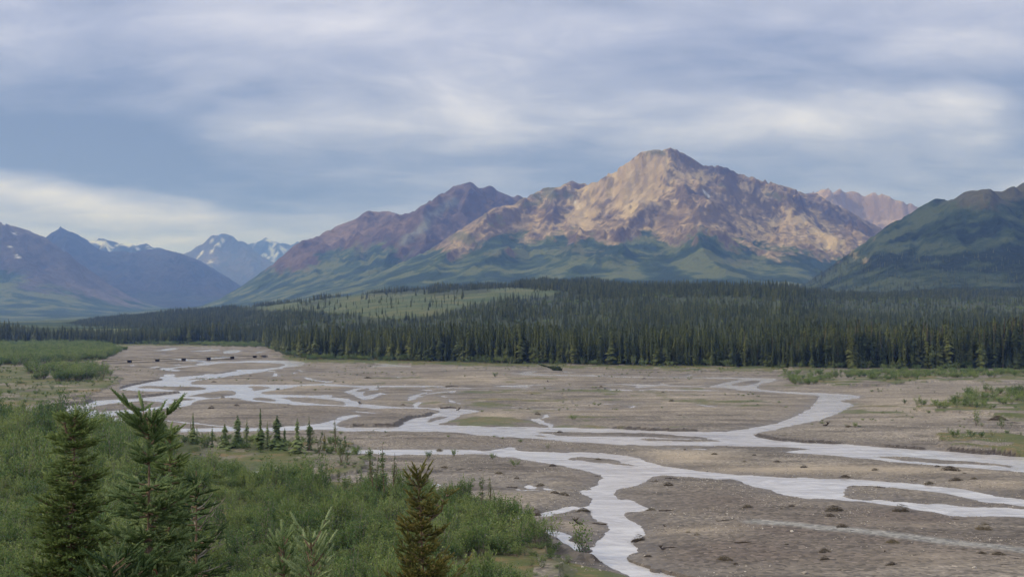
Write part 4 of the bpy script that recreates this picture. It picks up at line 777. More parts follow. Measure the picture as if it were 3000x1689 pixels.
def thicket(name, label, x, y, sz, sxy, seed, dz=-.1):
    r = np.random.RandomState(seed); z = gsample(x, y); scatter(name, None, np.stack([x, y, z+dz], -1), r.randint(0, 6, len(x)), r.uniform(0, 6.28, len(x)), sxy, sz, [wsrc[k] for k in range(6)], label)
# near thicket
n_ = 34000; r = np.random.RandomState(21); x = r.uniform(-150, 24, n_); y = r.uniform(42, 262, n_); psx, psy = pix(x, y, 1.0)
ing = in_any(psx, psy, [GRASS[0]]); bare = in_any(psx, psy, [D('1335 1380 1400 1380 1440 1405 1600 1480 1700 1700 1300 1700 1310 1420')])
dnz = fbm(x/9, y/9, 3, 131); kp = (inside(psx, psy, SCRUB) | ((y < 60) & (psx < 1500))) & ~ing & (psx > -250) & (r.rand(n_) < sstep(.25, .5, dnz)) & (~bare | (r.rand(n_) < .30)) & (wsample(x, y) < -.4)
x, y, psx, psy = x[kp], y[kp], psx[kp], psy[kp]; hs = r.uniform(.9, 1.9, len(x))*(.6+.8*fbm(x/14, y/14, 3, 133)); hs = np.where(bare[kp], hs*.4, hs); hs *= np.where((psx < 500) & (y > 120), 1.5, 1.0)
tall = r.rand(len(x)) < .14; hs = np.where(tall & ~bare[kp], hs*1.75, hs); nar = np.where(tall, .55, 1.0)
thicket('willow_thicket', 'green willow scrub filling the near bank of the river', x, y, hs, hs*nar*r.uniform(.75, 1.1, len(x)), 5)
# low herbs and grass tufts on the terrace, bank and right and left flats
n_ = 9000; x = r.uniform(-150, 60, n_); y = r.uniform(60, 262, n_); psx, psy = pix(x, y, 1.0)
kp = in_any(psx, psy, GRASS[:2]) & (wsample(x, y) < -.3) & (fbm(x/5, y/5, 3, 141) > .42); tb = inside(psx, psy, D('440 1095 600 1100 880 1108 930 1140 880 1140 700 1128 470 1126')) & (r.rand(len(x)) < .95); x1, y1 = x[tb & (wsample(x, y) < -.4)], y[tb & (wsample(x, y) < -.4)]; h1 = r.uniform(.5, 1.5, len(x1)); thicket('terrace_thicket', 'bushes around the feet of the small terrace spruces', x1, y1, h1, h1*1.1, 16)
x, y = x[kp], y[kp]; hs = r.uniform(.2, .5, len(x)); thicket('grass_tufts', 'low green and rusty herbs on the river terrace', x, y, hs, hs*1.8, 6, -.03)
# distant thickets
x, y, psx, r2 = cand(85000, 150, 1150, 31); z = gsample(x, y); psy = HY+FPX*(CH-.6)/y
p = np.zeros(len(x)); hm_ = np.full(len(x), 2.4)
for poly, dd in SHRUBS:
    m_ = inside(psx, psy, poly); p[m_] = np.maximum(p[m_], dd)
gm_ = in_any(psx, psy, GRASS[2:]) & (p == 0); nn = fbm(x/16, y/16, 4, 151); p = np.where(psx > 2750, np.maximum(p, p*1.2), p)*np.where(psx > 2600, sstep(.2, .38, nn), sstep(.3, .5, nn))
p = np.where(gm_, np.where(psx < 520, sstep(.42, .58, nn)*.8, sstep(.50, .64, nn)*.5), p); hm_ = np.where(gm_, .9, np.where(psx < 330, 4.2, np.where(y < 250, 1.3, np.where(y < 330, 1.9, np.where(psx > 2000, 1.9, 2.8)))))
kp = (r2.rand(len(x)) < p) & (y < edge_Y(psx)+25) & (wsample(x, y) < -.5)
x, y = x[kp], y[kp]; hs = hm_[kp]*r2.uniform(.5, 1.15, len(x)); thicket('far_willow_thicket', 'pale green willow belt at the foot of the forest and on the far flats', x, y, hs, hs*r2.uniform(.9, 1.4, len(x)), 8)
# bushes between the sparse spruces behind the wall and along the forest foot
x, y, psx, r2 = cand(36000, 455, 1500, 33); e2 = edge_Y(psx); p = np.where(y < e2+14, .9, np.where(y > e2+110, .13, 0)); kp = (r2.rand(len(x)) < p) & (y > e2-4) & ~inside(psx, HY+FPX*(CH-gsample(x, y))/y, mead_p); x, y = x[kp], y[kp]; hs = r2.uniform(1.4, 3.4, len(x)); hs = np.where(y > 900, hs*1.1, hs)
thicket('forest_undergrowth', 'green bushes among the sparse spruces and along the forest foot', x, y, hs, hs*1.25, 9)
# ------------------------------------------------------------------ close spruces and saplings
m_near = leaf_mat('near_spruce_needles', (.026, .055, .018), (.065, .110, .032), (.175, .235, .070), .6, .12, .9)
m_blue = leaf_mat('blue_green_needles', (.045, .085, .026), (.120, .180, .062), (.28, .345, .17), .6, .12, .9)
m_rust = leaf_mat('rusty_spruce_needles', (.050, .066, .016), (.125, .135, .034), (.34, .25, .08), .65, .12, 1.2)
conem, q, b = new_mat('cone_scales', .8, .2); b.inputs['Base Color'].default_value = (.12, .050, .030, 1)
def twig_tpl(seed, nn=30, flat=.25):
    r = np.random.RandomState(seed); V = []; F = []; T = []
    for i in range(3):                       # thin green core
        for j in range(4): a = j*math.pi/2; rr = (.42, .50, .10)[i]; V.append(((0, .55, 1.0)[i], rr*math.cos(a), rr*math.sin(a))); T.append((.0, .2, .6)[i])
    for i in range(2):
        for j in range(4): F.append((i*4+j, i*4+(j+1) % 4, i*4+4+(j+1) % 4, i*4+4+j))
    for i in range(nn):
        t = (i+.5)/nn; a = i*2.399; k = len(V); rr = 1.0*(1-.35*t); w_ = .085
        c, s_ = math.cos(a), math.sin(a); V += [(t-w_*.6, .2*c-.12*s_, .2*s_+.12*c), (t+w_*.6, .2*c+.12*s_, .2*s_-.12*c), (min(t+.10, 1.12), rr*c*r.uniform(.8, 1.1), rr*s_*r.uniform(.8, 1.1))]
        F.append((k, k+1, k+2, k+2)); T += [.25+.4*t, .25+.4*t, .55+.45*t]
    return np.array(V), np.array(F), np.array(T)
TPL = [twig_tpl(i) for i in range(4)]
def put_twigs(mb, tw, r):
    """tw: list of (pos, dir, length, radius, tint)"""
    for p, d, L, rad, tt in tw:
        V, F, T = TPL[r.randint(4)]; d = np.asarray(d, float); d = d/(np.linalg.norm(d)+1e-9); a = np.cross(d, [0, 0, 1.0]); a = a/(np.linalg.norm(a)+1e-6); b_ = np.cross(d, a)
        mb.add(np.asarray(p)+V[:, :1]*L*d+V[:, 1:2]*rad*a+V[:, 2:3]*rad*b_, F, np.clip(T*.8+tt, 0, 1))
def near_spruce(label, sx_, top_sy, Y, prof, mat, seed, whorl=.24, limbs=5, tl=.13, tr=.02, step=.09, up=.25, lean=(0, 0), leaders=(), bare=(), cones=0, dead=0, tintv=.0, zmin=.15, up_top=.9):
    """prof: list of (photo row, half width in photo pixels) giving the crown outline"""
    r = np.random.RandomState(seed); Xc = (sx_-CX)/FPX*Y; zg = float(gsample(Xc, Y)[0]); zt = CH-(top_sy-HY)/FPX*Y; H = zt-zg
    e = empty('spruce_tree', (Xc, Y, zg-.05), 0, category='tree', group='close spruces at the near edge of the bluff', label=label)
    hv_ = np.array([CH-(p[0]-HY)/FPX*Y-zg for p in prof])[::-1]; wv_ = np.array([p[1]/FPX*Y for p in prof])[::-1]
    def axis(z): t = max(0, z/H); return np.array([lean[0]*t*t, lean[1]*t*t, z])
    mb = MB(); zs = np.linspace(0, H, 14); mb.tube([axis(z) for z in zs], np.interp(zs, [0, H*.7, H], [.02+.010*H, .020, .005]), 8)
    for (z0, dx_, dz_) in leaders:
        z0 = H-z0; p0 = axis(z0); mb.tube([p0, p0+[dx_*.8, 0, dz_*.4], p0+[dx_, 0, dz_]], [.02, .012, .004], 6)
    stems = [(axis, H, 1.0, 0)]
    tw = []; lb = MB(); z = H*zmin; lb.tube([axis(z_) for z_ in zs], [.004]*14, 4)
    def limb(p0, a, L, slope, tipup, tmul=1.0):
        d = np.array([math.cos(a), math.sin(a), 0]); p1 = p0+d*L*.5+np.array([0, 0, slope*L*.5]); p2 = p0+d*L+np.array([0, 0, (slope+tipup)*L*.8])
        pts = [p0*(1-t)**2+2*p1*t*(1-t)+p2*t*t for t in np.linspace(0, 1, 5)]; lb.tube(pts, np.array([.012, .010, .008, .006, .004])*(.6+L), 4)
        n = max(1, int(L/step)); side = np.array([-d[1], d[0], 0])
        for i in range(n):
            t = (i+.7)/n; p = p0*(1-t)**2+2*p1*t*(1-t)+p2*t*t; tg = 2*(p1-p0)*(1-t)+2*(p2-p1)*t; tg /= np.linalg.norm(tg)+1e-6
            for s_ in (-1, 1):
                if r.rand() < .06: continue
                LL = tl*r.uniform(.7, 1.25)*tmul*(1.25-.5*t)
                dd = tg*r.uniform(.5, 1.0)+side*s_*r.uniform(.6, 1.1)+np.array([0, 0, r.uniform(-.15, .45)]); tw.append((p, dd, LL, tr*r.uniform(.8, 1.15), r.uniform(-.25, .15)+.25*t+tintv))
                if L > .22 and t < .85:
                    q_ = p+dd/np.linalg.norm(dd)*LL*.9
                    for s2 in (-1, 0, 1):
                        tw.append((q_, dd+side*s2*.8*s_+tg*s2*.5+np.array([0, 0, r.uniform(-.1, .4)]), LL*.8, tr*.95, r.uniform(-.15, .25)+.3*t+tintv))
            if r.rand() < .95: tw.append((p, tg+np.array([0, 0, r.uniform(.2, .9)]), tl*.8*tmul, tr*.9, r.uniform(-.2, .2)+tintv))
        tw.append((p2, tg, tl*1.15*tmul, tr, .3+tintv))
    while z < H-.05:
        rad = float(np.interp(z, hv_, wv_)); isb = any(H-b1 < z < H-b0 for b0, b1 in bare)
        ftop = sstep(.25, .0, np.array((H-z)/2.2)); sl = -.25+(up+.25)*float(ftop)+float(ftop)**2*up_top*.5
        if not isb:
            n = limbs+1+r.randint(-1, 2); a0 = r.uniform(0, 6.28)
            rad *= .72+.5*abs(math.sin(z*7.3+seed))
            for i in range(n):
                if r.rand() < .10: continue
                a = a0+i*6.28/n+r.uniform(-.35, .35); L = rad*r.uniform(.5, 1.15)*(1.15 if r.rand() < .15 else 1)
                if L < .05: continue
                limb(axis(z+r.uniform(-.06, .06)), a, L, sl+r.uniform(-.15, .2), up+r.uniform(-.1, .3), 1.0)
        z += whorl*.5*r.uniform(.7, 1.25)*(.8 if H-z < .5 else 1)
    for i in range(int(min(6, H*1.3))): tw.append((axis(H-.05*i-.12), np.array([r.uniform(-.3, .3), r.uniform(-.3, .3), 1]), tl*1.1, tr, .25+tintv))
    for (z0, dx_, dz_) in leaders:
        p0 = axis(H-z0)
        for k in range(int(dz_/.06)):
            t = k*.06/dz_; p = p0+np.array([dx_*min(1, t*1.4), 0, dz_*t])
            for j in range(3): a = r.uniform(0, 6.28); limb(p, a, max(.06, float(wv_[-2])*.9*(1-t)+.05), .3, .4)
    put_twigs(cm := MB(), tw, r)
    link('trunk', mb.mesh('trunk', bark, True), e); link('limbs', lb.mesh('limbs', bark), e); link('crown', cm.mesh('crown', mat), e)
    if cones:
        c1 = MB(); n = 6; V = []; zz_ = [0, -.015, -.035, -.052, -.06]; rr_ = [.004, .012, .014, .010, .002]
        c1.tube([(0, 0, k_) for k_ in zz_], rr_, 7); cme = c1.mesh('cone', conem, True)
        for i in range(cones):
            z = H-r.uniform(.9, 2.6); rad = float(np.interp(z, hv_, wv_)); a = r.uniform(2.6, 6.8); o = link('cone', cme, e); o.location = axis(z)+np.array([math.cos(a), math.sin(a), 0])*rad*r.uniform(.5, 1.0); o.rotation_euler = (r.uniform(-.5, .5), r.uniform(-.5, .5), 0); o.scale = (1.1, 1.1, 1.1)
    if dead:
        dm = MB()
        for i in range(dead):
            z = H-r.uniform(.35, 2.6); a = r.uniform(0, 6.28); L = float(np.interp(z, hv_, wv_))*r.uniform(.7, 1.25)+.08; d = np.array([math.cos(a), math.sin(a), r.uniform(-.1, .6)]); p0 = axis(z); pts = [p0+d*L*t+np.array([0, 0, .12*t*t]) for t in (0, .35, .7, 1)]
            dm.tube(pts, [.010, .008, .005, .002], 4)
            for j in range(4): t = r.uniform(.3, .95); p = p0+d*L*t; d2 = d+r.normal(0, .7, 3); dm.tube([p, p+d2*L*.16, p+d2*L*.28], [.005, .003, .001], 3)
        link('dead_branches', dm.mesh('dead_branches', deadm), e)
    return e
near_spruce('dense dark green spruce with a tip leaning right, leftmost of the close trees', 186, 1188, 14.0, [(1188, 4), (1215, 32), (1260, 50), (1300, 62), (1345, 36), (1375, 85), (1440, 108), (1500, 100), (1560, 92), (1620, 100), (1689, 118), (1900, 150)], m_near, 101, whorl=.19, limbs=6, tl=.10, tr=.022, step=.07, lean=(.16, 0), leaders=((.42, -.14, .36),))
near_spruce('blue-green spruce with a bare stem below its tufted top and reddish cones', 428, 1212, 9.4, [(1212, 22), (1222, 56), (1245, 58), (1275, 46), (1310, 32), (1350, 20), (1385, 84), (1430, 104), (1500, 86), (1600, 100), (1689, 112), (1900, 140)], m_blue, 102, whorl=.19, limbs=5, tl=.14, tr=.026, step=.085, up=.3, lean=(.03, 0), bare=((.36, .50),), cones=14, tintv=.05)
near_spruce('yellow-green spruce close behind the cone-bearing one', 497, 1254, 13.0, [(1254, 8), (1290, 26), (1340, 40), (1380, 44), (1430, 60), (1480, 88), (1560, 95), (1689, 105), (1900, 120)], m_near, 103, whorl=.2, limbs=5, tl=.12, tr=.023, step=.085, tintv=.12)
near_spruce('dark spruce with grey dead twigs right of the cone-bearing tree', 575, 1365, 12.0, [(1365, 8), (1410, 22), (1460, 45), (1520, 58), (1600, 62), (1689, 72), (1900, 90)], m_near, 104, whorl=.26, limbs=5, tl=.11, tr=.022, step=.09, dead=26, tintv=-.08)
near_spruce('brown-tipped green spruce with two uneven tops, right of centre foreground', 1272, 1376, 13.0, [(1376, 6), (1400, 26), (1430, 30), (1460, 34), (1500, 50), (1560, 60), (1620, 74), (1689, 88), (1900, 120)], m_rust, 105, whorl=.17, limbs=6, tl=.085, tr=.018, step=.06, up=.6, lean=(-.19, 0), leaders=((.62, .30, .46),), tintv=-.04)
near_spruce('small pale blue-green spruce tip at the bottom edge, left of its twin', 832, 1552, 9.0, [(1552, 8), (1590, 20), (1640, 26), (1689, 34), (1900, 70)], m_blue, 106, whorl=.2, limbs=4, tl=.10, tr=.021, step=.10, up=.7)
near_spruce('small spruce tip with upturned whitish buds at the bottom edge, right of its twin', 912, 1566, 8.5, [(1566, 10), (1590, 34), (1640, 45), (1689, 52), (1900, 80)], m_blue, 107, whorl=.2, limbs=5, tl=.10, tr=.021, step=.10, up=.7, tintv=.08)
near_spruce('low spruce crown in the lower left corner, its top just in view', 330, 1640, 8.5, [(1640, 20), (1665, 60), (1700, 90), (1900, 140)], m_near, 108, whorl=.2, limbs=5, tl=.13, tr=.023, step=.09, tintv=.05)
# row of small spruces on the river terrace
def small_crown(seed, rad, nb=260, ragged=.45, mat=None):
    me = forest_crown(seed, rad, nb=nb, ragged=ragged, base=.02); me.materials.clear(); me.materials.append(mat or m_row); return me
m_row = leaf_mat('terrace_spruce_needles', (.045, .075, .030), (.095, .140, .052), (.17, .215, .09), .7, .1, .15)
rc = [small_crown(11, .11, 240, .7), small_crown(12, .15, 220, .8), small_crown(13, .19, 260, .8), small_crown(14, .10, 110, .9), small_crown(15, .13, 120, .9, m_rust)]
row = [(1190, 640, 455, 0, 'dark pointed spruce at the left end of the terrace row, left of its shorter twin'), (1214, 636, 512, 0, 'shorter dark spruce touching the pointed one at the left end of the terrace row'), (1308, 640, 512, 3, 'thin pale spruce with open branches, third in the terrace row'),
 (1385, 645, 500, 2, 'broad bushy green spruce, fourth in the terrace row'), (1465, 640, 452, 2, 'tall full spruce left of the darkest one in the terrace row'), (1522, 640, 470, 3, 'thin wispy spruce directly left of the tallest in the terrace row'), (1605, 650, 410, 0, 'tallest and darkest narrow spruce in the middle of the terrace row'),
 (1648, 640, 482, 3, 'faint open spruce directly right of the tallest in the terrace row'), (1708, 652, 446, 2, 'broad yellowish-green spruce right of the tallest in the terrace row'), (1755, 650, 520, 1, 'short spruce tucked against the right side of the broad one'), (1832, 668, 462, 1, 'spruce with a visible pale stem near the right end of the terrace row'),
 (1905, 650, 452, 3, 'pale open spruce behind the leafy clump at the right end of the row'), (690, 600, 505, 0, 'small dark spruce before the left pool, left of its neighbour'), (718, 602, 530, 0, 'smallest dark spruce tip before the left pool'), (742, 604, 518, 0, 'small dark spruce before the left pool, right of its neighbours'), (548, 560, 495, 0, 'tiny spruce tip right of the leftmost close tree'),
 (2000, 648, 540, 4, 'small brownish dying spruce at the right end of the terrace row')]
for (gx0, gy0, gt, k, lb) in row:
    (a0, b0), (_, bt) = conv('g', [(gx0, gy0), (gx0, gt)]); x_, y_ = world(a0, b0, 1.2); z_ = float(gsample(x_, y_)[0]); h_ = (b0-bt)/FPX*y_
    e = empty('spruce_tree', (x_, y_, z_), gx0, category='tree', group='small spruces on the river terrace', label=lb); e.scale = (h_*1.25, h_*1.25, h_*1.04)
    link('crown', rc[k], e); link('trunk', trunkm, e)
# thin leafy saplings
def sapling(seed, h=1.0, wd=.18, nl=520, lf=.028):
    r = np.random.RandomState(seed); t = MB(); c = MB(); V = []; F = []; T = []; st = []
    for i in range(r.randint(2, 5)):
        a = r.uniform(0, 6.28); o = np.array([math.cos(a), math.sin(a), 0])*wd*r.uniform(.1, .7); hh_ = r.uniform(.7, 1.0) if i else 1.0
        pts = [np.array([0, 0, 0.]), o*.5+[0, 0, hh_*.35], o*.9+[0, 0, hh_*.7], o+[r.uniform(-.03, .03), 0, hh_]]; t.tube(pts, [.011, .008, .005, .002], 5); st.append(pts)
        for j in range(9):
            u = r.uniform(.2, .92); k = int(u*3); p = pts[k]+(pts[k+1]-pts[k])*(u*3-k); a2 = r.uniform(0, 6.28); L = wd*r.uniform(.4, .9)*(1.1-u); q_ = p+np.array([math.cos(a2)*L, math.sin(a2)*L, L*.9]); t.tube([p, (p+q_)/2, q_], [.004, .003, .001], 3); st.append([p, p+(q_-p)/3, p+(q_-p)*2/3, q_])
    for i in range(nl):
        pts = st[r.randint(len(st))]; u = r.uniform(.12, .999) ; k = int(u*3); p = pts[k]+(pts[k+1]-pts[k])*(u*3-k)+r.normal(0, .018, 3); a = r.uniform(0, 6.28); el = r.uniform(-.5, 1.2); d = np.array([math.cos(a)*math.cos(el), math.sin(a)*math.cos(el), math.sin(el)]); s_ = np.cross(d, r.normal(0, 1, 3)); s_ /= np.linalg.norm(s_)+1e-6; L = lf*r.uniform(.7, 1.3); n = len(V)
        V += [p, p+d*L*.5+s_*L*.35, p+d*L, p+d*L*.5-s_*L*.35]; F.append((n, n+1, n+2, n+3)); T += [r.uniform(0, 1)]*4
    c.add(V, F, np.array(T)); return c.mesh('crown', m_sapl), t.mesh('stem', bark)
sap = [sapling(1, wd=.22, nl=700), sapling(2, wd=.12, nl=420), sapling(3, wd=.3, nl=900, lf=.034), sapling(4, wd=.16, nl=300, lf=.024)]
sl_ = [(1100, 1470, 1312, 0, 'tall airy willow rising at the edge of the wash, left of the twin tops'), (1128, 1474, 1304, 1, 'tall airy willow with twin tops, centre of the tallest leafy group'), (1150, 1462, 1330, 3, 'thin airy willow on the right of the tallest leafy group'), (1086, 1440, 1345, 3, 'thin leafy sapling on the left of the tallest leafy group'),
 (1000, 1345, 1262, 2, 'round leafy clump at the right end of the terrace'), (1016, 1350, 1285, 0, 'lower leafy bush joined to the round clump at the terrace end'), (905, 1310, 1238, 2, 'leafy bush among the last spruces of the terrace row'), (935, 1318, 1250, 0, 'grey-green leafy bush right of the last terrace spruces'), (1412, 1500, 1385, 1, 'slim dark leafy sapling with a pointed top standing on the gravel edge'),
 (1440, 1490, 1388, 3, 'thin leafy sapling right of the slim dark one on the gravel edge'), (1455, 1510, 1455, 0, 'bushy sapling at the corner of the scrub and the side channel'), (1345, 1500, 1440, 2, 'leafy mass left of the slim dark sapling on the gravel edge'), (1210, 1440, 1352, 3, 'thin sapling behind the brown-tipped spruce'), (985, 1315, 1215, 3, 'spindly bare-stemmed sapling leaning over the channel'),
 (990, 1440, 1375, 1, 'slim sapling standing up from the scrub left of the tallest leafy group'), (885, 1300, 1265, 3, 'tiny leafy sprig in the gap of the terrace row'), (790, 1300, 1270, 0, 'small leafy bush at the foot of the terrace row'), (170, 1300, 1165, 1, 'tall leafy willow behind the leftmost close spruce'), (300, 1290, 1212, 1, 'leafy willow before the left pool with twin spikes'), (1395, 1540, 1490, 0, 'low leafy sapling at the scrub edge by the side channel'),
 (805, 1460, 1385, 1, 'small upright sapling in the scrub below the dry wash'), (880, 1470, 1390, 3, 'thin dark sapling in the scrub before the wash'), (645, 1580, 1500, 2, 'rounded leafy bush in the middle of the scrub'), (560, 1240, 1205, 3, 'tiny sprig on the terrace left end'), (60, 1290, 1180, 0, 'tall leafy willow at the left edge of the picture')]
for (a0, b0, bt, k, lb) in sl_:
    zref = 1.2; x_, y_ = world(a0, b0, zref); z_ = float(gsample(x_, y_)[0]); h_ = (b0-bt)/FPX*y_
    e = empty('willow_tree', (x_, y_, z_-.05), a0*1.7, category='sapling', group='leafy saplings standing above the scrub', label=lb); e.scale = (h_*1.05, h_*1.05, h_)
    link('crown', sap[k][0], e); link('stem', sap[k][1], e)
# ------------------------------------------------------------------ driftwood
brushm, q, b = new_mat('flood_brush', .95, .05)
lk(q, q.ramp(q.math('ADD', q.math('MULTIPLY', attr(q, 'tint'), .6), q.math('MULTIPLY', q('ShaderNodeObjectInfo').outputs['Random'], .4)), [(.2, (.05, .042, .035)), (.6, (.12, .10, .075)), (.95, (.18, .17, .10))]), b.inputs['Base Color'])
barkd, q, b = new_mat('dark_log_bark', .9, .1)
lk(q, q.ramp(q.noise(q('ShaderNodeTexCoord').outputs['Object'], 9, 4, .7), [(.3, (.035, .028, .024)), (.7, (.11, .09, .075))]), b.inputs['Base Color'])
def brush_mesh(seed, n=230, flat=.24):
    r = np.random.RandomState(seed); mb = MB(); V = []; F = []
    for i in range(6):
        cx_, w_ = r.uniform(-.35, .35), r.uniform(.18, .4); hh_ = flat*r.uniform(.12, .4); w_ *= .8; k = 9; ring = [(cx_+math.cos(j*6.283/k)*w_*r.uniform(.7, 1.2), math.sin(j*6.283/k)*w_*.5*r.uniform(.7, 1.2), -.03) for j in range(k)]
        mid = [(cx_+(x-cx_)*.6, y*.6, hh_*r.uniform(.5, .9)) for x, y, z in ring]; mb.add(ring+mid+[(cx_, 0, hh_)], [(j, (j+1) % k, k+(j+1) % k, k+j) for j in range(k)]+[(k+j, k+(j+1) % k, 2*k, 2*k) for j in range(k)], .2)
    for i in range(n):
        p = np.array([r.normal(0, .30), r.normal(0, .17), 0]); p[2] = flat*max(0, 1-(p[0]/.55)**2)*r.uniform(.1, 1); a = r.normal(0, .5)+(3.14 if r.rand() < .5 else 0); L = r.uniform(.06, .26); d = np.array([math.cos(a), math.sin(a)*.8, r.uniform(-.15, .5)])*L
        mb.tube([p-d*.5, p+d*.1, p+d*.5+[0, 0, -.02]], [.007, .006, .003], 3, r.uniform(0, 1))
    return mb.mesh('brush', brushm)
def log_mesh(seed, mat=None, root=True, br=5):
    r = np.random.RandomState(seed); mb = MB(); pts = [np.array([x, .03*math.sin(x*5+seed), .03+.015*math.cos(x*7)]) for x in np.linspace(-.5, .5, 7)]; mb.tube(pts, [.034, .032, .028, .024, .020, .014, .006], 7, .5)
    if root:
        for i in range(8): a = i*.785; p = pts[0]; d = np.array([-.5, math.cos(a), math.sin(a)])*r.uniform(.06, .12); mb.tube([p, p+d*.6, p+d], [.014, .009, .002], 4, .3)
    for i in range(br): p = pts[r.randint(1, 6)]; a = r.uniform(-1, 1); d = np.array([.6, a, abs(r.normal(0, .5))])*r.uniform(.08, .2); mb.tube([p, p+d*.6, p+d], [.010, .007, .002], 4, .4)
    return mb.mesh('log', mat or barkd)
def snag_mesh(seed):
    r = np.random.RandomState(seed); mb = MB(); mb.tube([(-.3, 0, .04), (0, 0, .09), (.12, 0, .2)], [.05, .07, .06], 8)
    for i in range(13): a = r.uniform(0, 6.28); d = np.array([math.cos(a)*.3, math.sin(a)*.25, r.uniform(.1, .6)])*r.uniform(.5, 1); p = np.array([.1, 0, .15]); mb.tube([p, p+d*.5+[0, 0, .03], p+d], [.022, .013, .003], 4)
    return mb.mesh('snag', barkd)
dw = {'b': [brush_mesh(1), brush_mesh(2, 170, .22), brush_mesh(3, 120, .4), brush_mesh(4, 190, .28)], 'l': [log_mesh(1), log_mesh(2, None, True, 9), log_mesh(3, None, False, 3)], 'w': [log_mesh(4, deadm, True, 8), log_mesh(5, deadm, False, 12)], 's': [snag_mesh(1), snag_mesh(2)]}
DW = {'q': '1525 100 110 b 1840 162 100 b 2325 255 120 b 90 308 60 b 280 280 190 l 230 365 150 b 230 415 100 w 1170 655 150 b 1690 635 90 b 1570 665 45 b 250 680 280 l 900 810 210 l 190 855 55 s 330 912 75 l 470 950 65 b 570 985 95 b 1140 1085 270 l 160 1130 100 s 290 1120 260 l 900 1280 210 b 1030 1328 80 b 2200 690 250 b 2150 755 120 b 2100 1135 130 w 2080 1200 170 b 2080 1275 140 b 2290 905 160 b 1650 1110 50 w 700 665 60 l',
 'r': '660 208 95 b 1400 160 85 b 1550 212 220 b 1600 195 90 w 1720 250 65 b 1140 302 115 l 1300 332 125 b 1620 315 170 b 1830 308 95 b 700 395 160 l 970 675 240 b 1950 890 200 b 1985 865 120 w 870 1090 170 b 1120 1235 160 l 1920 1210 130 b 2120 1222 170 b 2340 1262 190 l 860 1355 160 b 1130 838 95 w 1590 770 140 l 780 1200 55 s 2210 1350 130 l 240 1410 60 b 1700 1160 120 l',
 'p': '300 115 75 b 1900 216 65 b 1440 280 85 b 1620 355 85 w 1880 380 110 l 1080 405 65 b 1320 470 95 b 1550 585 110 b 1250 760 190 b 1750 730 140 b 1690 875 130 s 1870 862 240 l 1740 955 140 l 1280 915 60 b 1200 840 150 b 350 310 85 b 520 320 115 l 720 325 115 l 560 245 75 w 2450 432 120 l 2430 718 110 b 2310 1022 170 b 1000 490 190 l 900 362 95 b 700 216 55 w 1460 575 100 b 1120 510 80 l 2400 1205 90 b',
 'e': '460 1022 65 b 480 1135 55 l 2240 725 110 s 760 752 85 w 290 410 75 b 380 595 95 l 1210 1175 70 b 830 1092 90 b 1330 1094 65 b 180 295 50 b 1550 338 25 b 1370 453 40 b 2500 750 60 b 1720 825 70 l', 'd': '980 1052 100 b 640 785 110 b 1020 480 35 b 800 298 55 s 1420 662 40 b 1900 665 55 l 560 492 50 b 2250 264 65 b 1600 380 65 b 380 700 65 b 500 705 60 b 1800 740 0 b',
 'c': '285 612 70 s 1770 705 90 s 1640 678 330 l 1480 1315 85 b 700 1120 220 l 1690 365 260 l 1300 725 40 b 400 255 120 b 930 645 80 b 870 590 60 l', 'b': '270 725 65 b 480 868 95 b 410 758 60 b 1100 605 75 b 100 915 110 b 1110 850 65 l 1260 845 45 b 690 420 60 b 140 508 85 b 2330 815 50 s 1210 900 90 l', 'f': '2250 650 220 b 2450 692 200 l 1120 435 90 w 1760 662 45 b 1900 618 35 b 1340 668 35 b 370 738 90 b 980 622 25 b'}
ORD = ['leftmost', 'second', 'third', 'fourth', 'fifth', 'sixth', 'seventh', 'eighth', 'ninth', 'tenth', 'eleventh', 'twelfth', 'thirteenth', 'fourteenth', 'fifteenth', 'sixteenth', 'seventeenth', 'eighteenth', 'nineteenth', 'twentieth']
def region(x, y):
    if y > 1595 and x > 1840: return 'low on the near right bar'
    if y > 1470 and x > 1840: return 'high on the near right bar'
    if y > 1395 and x > 1840: return 'at the near right channel fork'
    if x > 1840 and y > 1305: return 'on the long right-hand bar'
    if x > 1180 and y > 1480: return 'by the side channel'
    if x > 1180 and y > 1325: return 'on the bar inside the bend'
    if y > 1262: return 'along the middle channel'
    if x > 2300: return 'on the far right gravel flat'
    if x > 1400: return 'on the central far flat'
    if x > 1000: return 'among the thin middle braids'
    return 'on the far left bars'
KIND = {'b': ('driftwood_pile', 'dark heap of flood brush', 'driftwood'), 'l': ('driftwood_log', 'dark drift log lying flat', 'log'), 'w': ('bleached_branch', 'pale bleached branch', 'branch'), 's': ('root_snag', 'dark upturned root stump', 'stump')}
items = []
for tl_, s_ in DW.items():
    v = s_.split()
    for i in range(0, len(v), 4):
        if float(v[i+2]) <= 0: continue
        (x_, y_), = conv(tl_, [(float(v[i]), float(v[i+1]))]); items.append((v[i+3], x_, y_, float(v[i+2])/TL[tl_][2]))
grp = {}
for it in items: grp.setdefault((it[0], region(it[1], it[2])), []).append(it)
rr = random.Random(3); cache = {}
